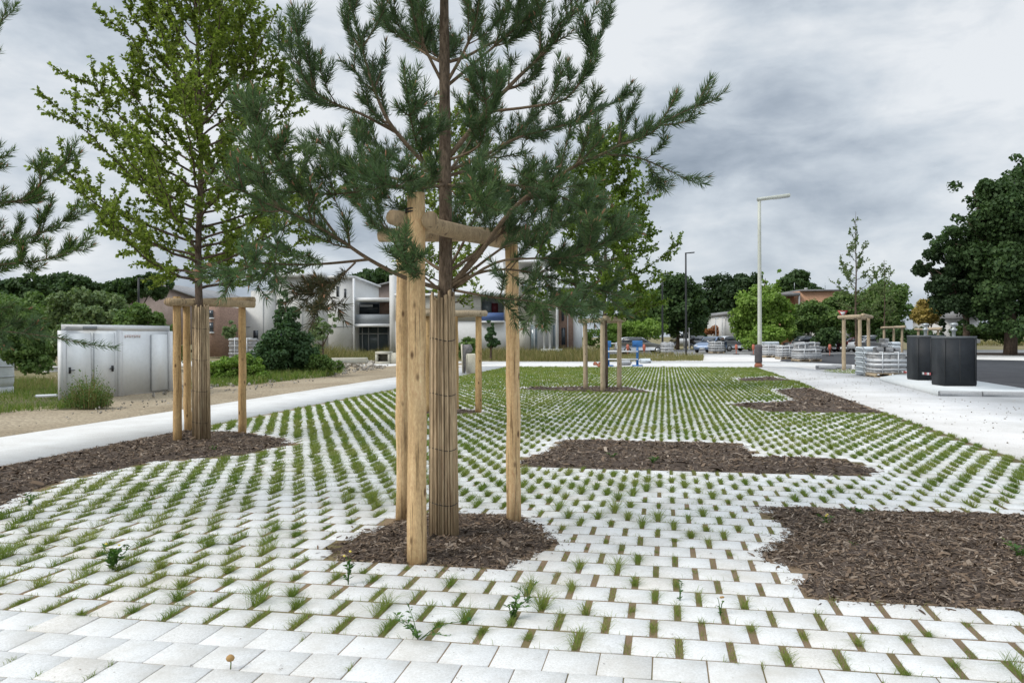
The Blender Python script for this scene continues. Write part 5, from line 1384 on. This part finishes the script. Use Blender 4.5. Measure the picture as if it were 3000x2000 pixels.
# ------------------------------------------------------------------ building material: wrapped pallets, bags, blocks
def pallet(px, d, wpx, ytop, label, rows=6, wrapped=True, depth_m=1.0, rz=.1, z0=0.0, parent=None):
    c = gp(px, d) + FWD * depth_m * .5; w = wpx / F * d; ht = P(px, ytop, d)[2]
    t = thing('pallet_of_blocks', label, 'pallet', c, 'pallets of concrete blocks on the site')
    an = RA + rz; X = np.array([math.cos(an), math.sin(an), 0]); Y = np.array([-X[1], X[0], 0])
    mb = MB(); mb.box(c + UP * .135, (w, depth_m, .022), an)
    for s_ in (-1, 0, 1): mb.box(c + X * s_ * (w * .5 - .05) + UP * .075, (.1, depth_m, .095), an)
    for s_ in (-1, 0, 1): mb.box(c + Y * s_ * (depth_m * .5 - .05) + UP * .015, (w, .1, .024), an)
    mb.build('wooden_base', 'stake_pale', t)
    mb = MB(); rh = (ht - .15) / rows; cols = max(3, int(w / .24)); dp = max(3, int(depth_m / .24))
    for r in range(rows):
        for i in range(cols):
            for j in range(dp):
                if 0 < i < cols - 1 and 0 < j < dp - 1 and r < rows - 1: continue
                mb.box(c + X * ((i + .5) / cols - .5) * w * .97 + Y * ((j + .5) / dp - .5) * depth_m * .97 + UP * (.147 + rh * (r + .5)) + X * rng.normal(0, .006),
                       (w / cols * .93, depth_m / dp * .93, rh * .94), an + rng.normal(0, .01))
    mb.build('blocks', 'block', t)
    if wrapped:
        mb = MB()
        for zz in np.linspace(.3, ht - .08, 4):
            mb.box(c + UP * (zz + rng.normal(0, .03)), (w * 1.015, depth_m * 1.015, rng.uniform(.03, .10)), an)
        for s_ in (-.25, .25):
            mb.box(c + X * w * s_ + UP * (ht * .5 + .085), (.035, depth_m * 1.022, ht - .12), an)
        mb.build('wrapping', 'film', t)
    return t
pallet(2372, 47, 70, 1022, 'front grey wrapped pallet of the group by the pale lamp', 7, True, 1.1, .05)
pallet(2305, 52, 42, 1012, 'left wrapped pallet behind the rolled bundle', 7, True, 1.1, -.1)
pallet(2347, 54, 40, 1010, 'middle wrapped pallet of the group by the pale lamp', 7, True, 1.1, .12)
pallet(2262, 56, 44, 1010, 'leftmost wrapped pallet nearest the pale lamp', 7, True, 1.1, .02)
pallet(2372, 57, 62, 1002, 'tall wrapped pallet at the back of the group by the pale lamp', 8, True, 1.1, .0)
pallet(2103, 70, 38, 1000, 'lone wrapped pallet in front of the light blue car', 7, True, 1.1, .05)
pallet(1958, 66, 34, 1002, 'small wrapped pallet in front of the silver car', 6, True, 1.1, -.05)
pallet(702, 45, 70, 990, 'white wrapped pallet behind the low shrubs on the left', 7, True, 1.2, .1)
pr = pallet(2612, 29.5, 90, 1032, 'pallet of grey blocks with loose blocks on top beside the black containers', 8, True, .95, -.08)
c = gp(2612, 29.5) + FWD * .47; ht = P(2612, 1032, 29.5)[2]
for i, (dx_, dz_, sc, lab) in enumerate(((-.28, 0, 1.0, 'loose grey block on the left of the pallet top'), (.10, 0, 1.0, 'loose grey block on the middle of the pallet top'), (-.10, .19, .95, 'loose grey block stacked second on the pallet top'), (.36, 0, .8, 'loose grey block on the right of the pallet top'), (-.06, .37, .8, 'topmost loose grey block on the pallet beside the black containers'))):
    mb = MB(); mb.box(c + RIGHT * dx_ + UP * (ht + .095 * sc + dz_ + .005), (.30 * sc, .28, .185 * sc), RA + rng.normal(0, .25), .02)
    o_ = mb.build('loose_block', 'block'); tag(o_, lab, 'concrete block', 'loose blocks on the pallet')
def bigbag(px, d, wpx, ytop, label, mark=False, depth_m=.8):
    c = gp(px, d) + FWD * depth_m / 2; w = wpx / F * d; ht = P(px, ytop, d)[2]
    t = thing('wrapped_bags', label, 'bags', c, 'white bags of building material')
    mb = MB()
    nl = 6
    for i in range(nl):
        mb.box(c + UP * (.02 + (i + .5) * (ht - .04) / nl), (w * (1 + rng.normal(0, .015)), depth_m, (ht - .04) / nl * 1.0 - .006), RA + rng.normal(0, .012), .05)
    mb.build('bags', 'bag', t)
    if mark:
        mb = MB(); f_ = c - FWD * (depth_m / 2 + .006)
        mb.box(f_ - RIGHT * w * .28 + UP * ht * .50, (.05, .012, .24), RA); mb.box(f_ - RIGHT * w * .14 + UP * (ht * .50 - .10), (.16, .012, .05), RA)
        mb.box(f_ + RIGHT * w * .16 + UP * ht * .48, (.2, .012, .04), RA)
        mb.build('blue_print', 'blue_print', t)
    return t
bigbag(2549, 30.5, 40, 1014, 'white bags with a blue mark beside the pallet of grey blocks', True)
bigbag(2261, 60, 46, 1000, 'white and blue bags behind the leftmost wrapped pallet', True, 1.0)
bigbag(2625, 44, 30, 1000, 'white bags seen between the stakes and the rear black container', False, .9)

# two black container housings on the concrete platform
plat = [tuple(G(x, y, .12)[:2]) for x, y in ((2578, 1104), (2747, 1145), (3330, 1152), (3330, 1147), (3000, 1137), (2866, 1116), (2760, 1100), (2650, 1093))]
mb = MB(); mb.prism([(x, y, -.05) for x, y in plat], (0, 0, .17)); tag(mb.build('platform', 'slab'), 'pale concrete platform under the black containers', 'platform', None, 'structure')
mb = MB(); q0 = np.array([*plat[1], 0]); q1 = np.array([*plat[2], 0]); e_ = unit(q1 - q0); nn = np.array([e_[1], -e_[0], 0])
for i in range(9): mb.box(q0 + e_ * (i + .5) * 1.0 + nn * .09 + UP * .055, (.99, .16, .15), math.atan2(e_[1], e_[0]), .012)
tag(mb.build('kerb', 'kerb'), 'grey concrete kerb edging the container platform', 'kerb', None, 'structure')
def container(pl_, pr_, pb_, ytop, label, depth_m):
    z0 = .12
    a = G(*pl_, z0); b = G(*pr_, z0); d = depth((a + b) / 2); ht = P(pl_[0], ytop, d)[2]
    e_ = unit(b - a); n_ = np.array([-e_[1], e_[0], 0]); n_ = n_ if n_ @ FWD > 0 else -n_
    w = np.linalg.norm(b - a)
    # left corner is chamfered: the body has a narrow angled face
    l = G(*pb_, z0)
    t = thing('waste_container', label, 'waste container', (b + l) / 2, 'black waste containers on the platform')
    poly = [a, b, b + (l - a), l]
    mb = MB(); mb.prism([p + UP * .04 for p in poly], UP * (ht - z0 - .10)); mb.build('body', 'anthracite', t)
    cc = np.mean(poly, 0)
    mb = MB(); mb.prism([cc + (p - cc) * 1.01 + UP * (ht - z0 - .055) for p in poly], UP * .055); ld = mb.build('lid', 'lid_grey', t)
    mb = MB(); mb.prism([cc + (p - cc) * .98 for p in poly], UP * .038); mb.build('plinth', 'black_metal', t)
    c = cc + UP * (ht - z0)
    mb = MB(); mb.lathe(c, [(.05, 0), (.05, .14), (.09, .17), (.09, .21), (.045, .23), (.045, .29), (.11, .33), (.11, .37), (.02, .39)], 14); mb.build('lifting_hook', 'galv', ld, True)
    mb = MB(); f_ = a + (b - a) * .5
    for s_ in (.02, .485, .96): mb.box(a + e_ * w * s_ + UP * (ht - z0) * .5 - n_ * .004, (.022, .012, ht - z0 - .2), math.atan2(e_[1], e_[0]))
    mb.build('panel_seam', 'black_metal', t)
    return t, a, b, l, ht
c1, a1, b1, l1, h1 = container((2766, 1131), (2862, 1131), (2729, 1126), 985, 'front black waste container with a lifting hook on the platform', 1.35)
c2, a2, b2, l2, h2 = container((2688, 1114), (2768, 1114), (2657, 1110), 982, 'rear black waste container with a lifting hook on the platform', 1.35)
tp_ = thing('barrier_tape', 'red and white barrier tape strung between the black containers', 'tape', l1 + UP * .4)
s_ = G(2640, 1106); q = [P(2640, 1092, depth(s_)), P(2690, 1096, depth(l2) - .05), P(2727, 1099, depth(l1) - .03)]
q = smoothpath(q, 5)
mb = MB(); r_ = MB()
for i in range(len(q) - 1):
    m_ = mb if i % 2 == 0 else r_
    m_.prism([q[i], q[i + 1], q[i + 1] + UP * .075, q[i] + UP * .075], FWD * .004)
mb.build('white_bands', 'white_trim', tp_); r_.build('red_bands', 'red', tp_)

# ------------------------------------------------------------------ small site things
def simple(name, label, cat, mb, mat, group=None, smooth=False): return tag(mb.build(name, mat, None, smooth), label, cat, group)
# rolled bundle standing upright
d = depth(G(2222, 1076)); c = G(2222, 1075); ht = P(2222, 1010, d)[2]
t = thing('rolled_bundle', 'upright dark rolled bundle with a red foot beside the pallets', 'bundle', c)
mb = MB(); mb.lathe(c, [(.02, .22), (.17, .22), (.19, .3), (.18, .55), (.195, .6), (.18, .9), (.19, ht - .1), (.15, ht), (.02, ht + .02)], 16); mb.build('roll', surf('dark_mesh_roll', (.07, .065, .07), (.13, .12, .125), 6, .8, .3, 40, .4, (1, 1, 4), .6), t, True)
mb = MB(); mb.lathe(c, [(.01, 0), (.2, 0), (.2, .10), (.15, .21), (.02, .21)], 16); mb.build('foot', 'terracotta', t, True)
# blue trestle
d = depth(G(1865, 1072)); t = thing('steel_trestle', 'blue steel trestle with pale rails beside the lone staked tree', 'trestle', gp(1830, d))
for px in (1782, 1867):
    b_ = gp(px, d); m_ = d / F
    mb = MB(); mb.box(b_ + UP * .62, (.12, .10, 1.25), RA); mb.box(b_ + UP * 1.18, (.55 if px > 1800 else .3, .12, .34), RA, .02); mb.box(b_ + UP * .03, (.5, .5, .06), RA); mb.build('stand', 'blue_paint', t)
for py, mt in ((1029, 'white_trim'), (1052, 'white_trim')):
    mb = MB(); p0 = P(1780, py, d) - FWD * .12; p1 = P(1868, py, d) - FWD * .12; mb.tube([p0, p1], .035, 8); mb.build('rail', mt, t, True)
t = thing('steel_rail', 'pale steel rail standing behind the lone staked tree', 'rail', gp(1795, 58))
mb = MB(); mb.tube([P(1772, 1006, 58), P(1812, 1006, 58)], .04, 8); mb.build('bar', 'white_trim', t)
for px in (1776, 1808): mb = MB(); mb.tube([gp(px, 58), P(px, 1008, 58)], .03, 6); mb.build('leg', 'galv', t)
# orange site markers
for px, py, dd_, lab in ((1839, 1022, 62, 'orange site marker left in front of the silver car'), (1887, 1022, 62, 'orange site marker right in front of the silver car'), (2157, 1028, 66, 'orange marker by the pale-bonnet hatchback'), (2207, 1028, 64, 'orange marker left of the pale lamp'), (2431, 1022, 60, 'orange marker in front of the black car')):
    c = gp(px, dd_); ht = P(px, 1008, dd_)[2]
    t = thing('site_marker', lab, 'marker', c, 'orange markers along the site edge')
    mb = MB(); mb.lathe(c, [(.03, .0), (.03, ht * .55), (.02, ht * .55)], 8); mb.build('stem', 'orange', t)
    mb = MB(); mb.lathe(c, [(.02, ht * .45), (.10, ht * .5), (.12, ht * .75), (.09, ht * .97), (.01, ht)], 10); mb.build('top', 'orange', t)
    mb = MB(); mb.box(c + UP * .03, (.4, .4, .06), RA); mb.build('foot', 'rubber', t)
# give-way sign
d = 64; b = gp(2468, d); t = thing('give_way_sign', 'red and white triangular give way sign beside the thin tree', 'traffic sign', b)
mb = MB(); mb.tube([b, P(2468, 905, d)], .035, 8); mb.build('pole', 'galv', t)
w_ = .42; zc = P(2468, 918, d)
def tri(s_): return [zc - FWD * .05 + RIGHT * s_ * x + UP * s_ * y for x, y in ((-1, .58), (1, .58), (0, -1.15))]
mb = MB(); mb.prism(tri(w_), -FWD * .02); pn = mb.build('panel', 'red', t)
mb = MB(); mb.prism([p - FWD * .021 for p in tri(w_ * .55)], -FWD * .006); mb.build('centre', 'white_trim', pn)
# concrete culvert box, blocks, rubble
d = depth(G(1105, 1066)); t = thing('culvert_section', 'hollow square concrete culvert section at the end of the dirt track', 'culvert', gp(1140, d))
mb = MB(); rect(mb, 1099, 1142, 1030, 1037, d, 1.2); rect(mb, 1099, 1142, 1059, 1066, d, 1.2); rect(mb, 1099, 1105, 1037.01, 1058.99, d + .01, 1.18); rect(mb, 1136, 1142, 1037.01, 1058.99, d + .01, 1.18)
mb.build('frame', 'culvert', t); part(t, 'end_wall', 'culvert', 1105.1, 1135.9, 1037.2, 1058.8, d + 1.0, .1)
part(t, 'side_wall', 'culvert', 1142.3, 1205, 1034, 1066, d + .05, 1.1)
d = depth(G(1000, 1086))
for x0, x1, y0, y1, lab in ((968, 1072, 1048, 1064, 'long low concrete beam at the edge of the track'), (935, 962, 1060, 1078, 'square pale concrete block by the conical bush'), (965, 1000, 1062, 1080, 'pale concrete block under the long beam')):
    a = P(x0, y0, d); b = P(x1, y1, d); mb = MB(); cen = (a + b) / 2 + FWD * .3
    mb.box(cen, (abs((x1 - x0)) / F * d, .5, (y1 - y0) / F * d), RA + .04, .03)
    simple('concrete_block', lab, 'concrete block', mb, 'culvert', 'concrete pieces beside the track')
def rocks(mb, poly, n, smin, smax):
    p = np.array(poly)
    for _ in range(n):
        x = rng.uniform(p[:, 0].min(), p[:, 0].max()); y = rng.uniform(p[:, 1].min(), p[:, 1].max())
        if not inpoly(np.array(x), np.array(y), p): continue
        s_ = rng.uniform(smin, smax); A_ = np.linalg.qr(rng.normal(size=(3, 3)))[0]
        mb.box((x, y, s_ * .25), (s_, s_ * .8, s_ * .6), ax=A_, bevel=s_ * .18)
mb = MB(); rocks(mb, gpoly([(990, 1083), (1110, 1072), (1110, 1063), (1000, 1070)]), 120, .08, .4)
tag(mb.build('rubble_heap', 'rubble'), 'heap of rubble and stones at the end of the dirt track', 'rubble', None, 'stuff')
mb = MB(); rocks(mb, gpoly([(430, 1163), (1120, 1082), (1140, 1070), (520, 1130)]), 420, .04, .16); rocks(mb, gpoly([(0, 1260), (900, 1120), (1100, 1080), (300, 1190)]), 500, .02, .07)
tag(mb.build('track_stones', 'rubble'), 'small stones scattered over the dirt track', 'stones', None, 'stuff')
mb = MB(); rocks(mb, [(4.7, 4), (11, 11), (11, 19), (5, 36), (4.7, 36)], 1200, .006, .03)
tag(mb.build('path_gravel', 'rubble'), 'loose pebbles scattered over the white gravel path', 'stones', None, 'stuff')
d = depth(G(1375, 1096))
t = thing('stone_block', 'pale cut stone block standing behind the big pine', 'stone block', gp(1378, d))
mb = MB(); c = gp(1379, d) + FWD * .25; ht = P(1379, 1036, d)[2]; mb.box(c + UP * ht / 2, (30 / F * d, .4, ht), RA + .1, .05); mb.build('body', 'stone', t)
t = thing('broken_stone_slab', 'broken slab of rough grey stone with a pale edge behind the cut block', 'stone slab', gp(1360, d + 1))
mb = MB(); pprism(mb, [(1350, 1008), (1354, 1007), (1358, 1095), (1354, 1095)], d + .9, .35); mb.build('pale_edge', 'stone', t)
mb = MB(); pprism(mb, [(1355, 1010), (1378, 1008), (1384, 1022), (1380, 1032), (1369, 1036), (1368, 1060), (1362, 1096), (1358.5, 1096)], d + .95, .3); mb.build('rough_face', 'stone_grey', t)
mb = MB(); c = gp(1512, 50); mb.box(c + UP * .35, (.36, .3, .7), RA, .06); simple('concrete_block', 'small white block beside the right stake of the big pine', 'concrete block', mb, 'stone', 'concrete pieces beside the track')
mb = MB(); rocks(mb, gpoly([(1740, 1074), (1770, 1074), (1770, 1068), (1740, 1068)]), 12, .12, .3); tag(mb.build('debris', 'terracotta'), 'small reddish debris by the lone staked tree', 'debris', None, 'stuff')
for px, py, lab in ((1890, 1064, 'white sack lying right of the blue trestle'), (1830, 1070, 'grey sack lying under the blue trestle')):
    c = G(px, py); mb = MB(); mb.box(c + UP * .14, (.8, .4, .28), RA + .2, .12); simple('sack', lab, 'sack', mb, 'bag' if px > 1850 else 'kerb', 'sacks by the blue trestle')
mb = MB(); c = G(68 * 2, 1188 + 6); mb.box(c + UP * .28, (.45, .12, .06), .6, .02); simple('plank', 'pale plank lying in the tall grass on the left', 'plank', mb, 'white_trim')
for i, (px, py, lab) in enumerate(((2420, 1082, 'kerb stone lying left of the right hand stakes'), (2465, 1080, 'kerb stone lying behind the right hand stakes'))):
    c = G(px, py); mb = MB(); mb.box(c + UP * .1, (.9, .3, .2), RA + .1, .03); simple('kerb_stone', lab, 'kerb stone', mb, 'kerb', 'kerb stones lying by the asphalt')
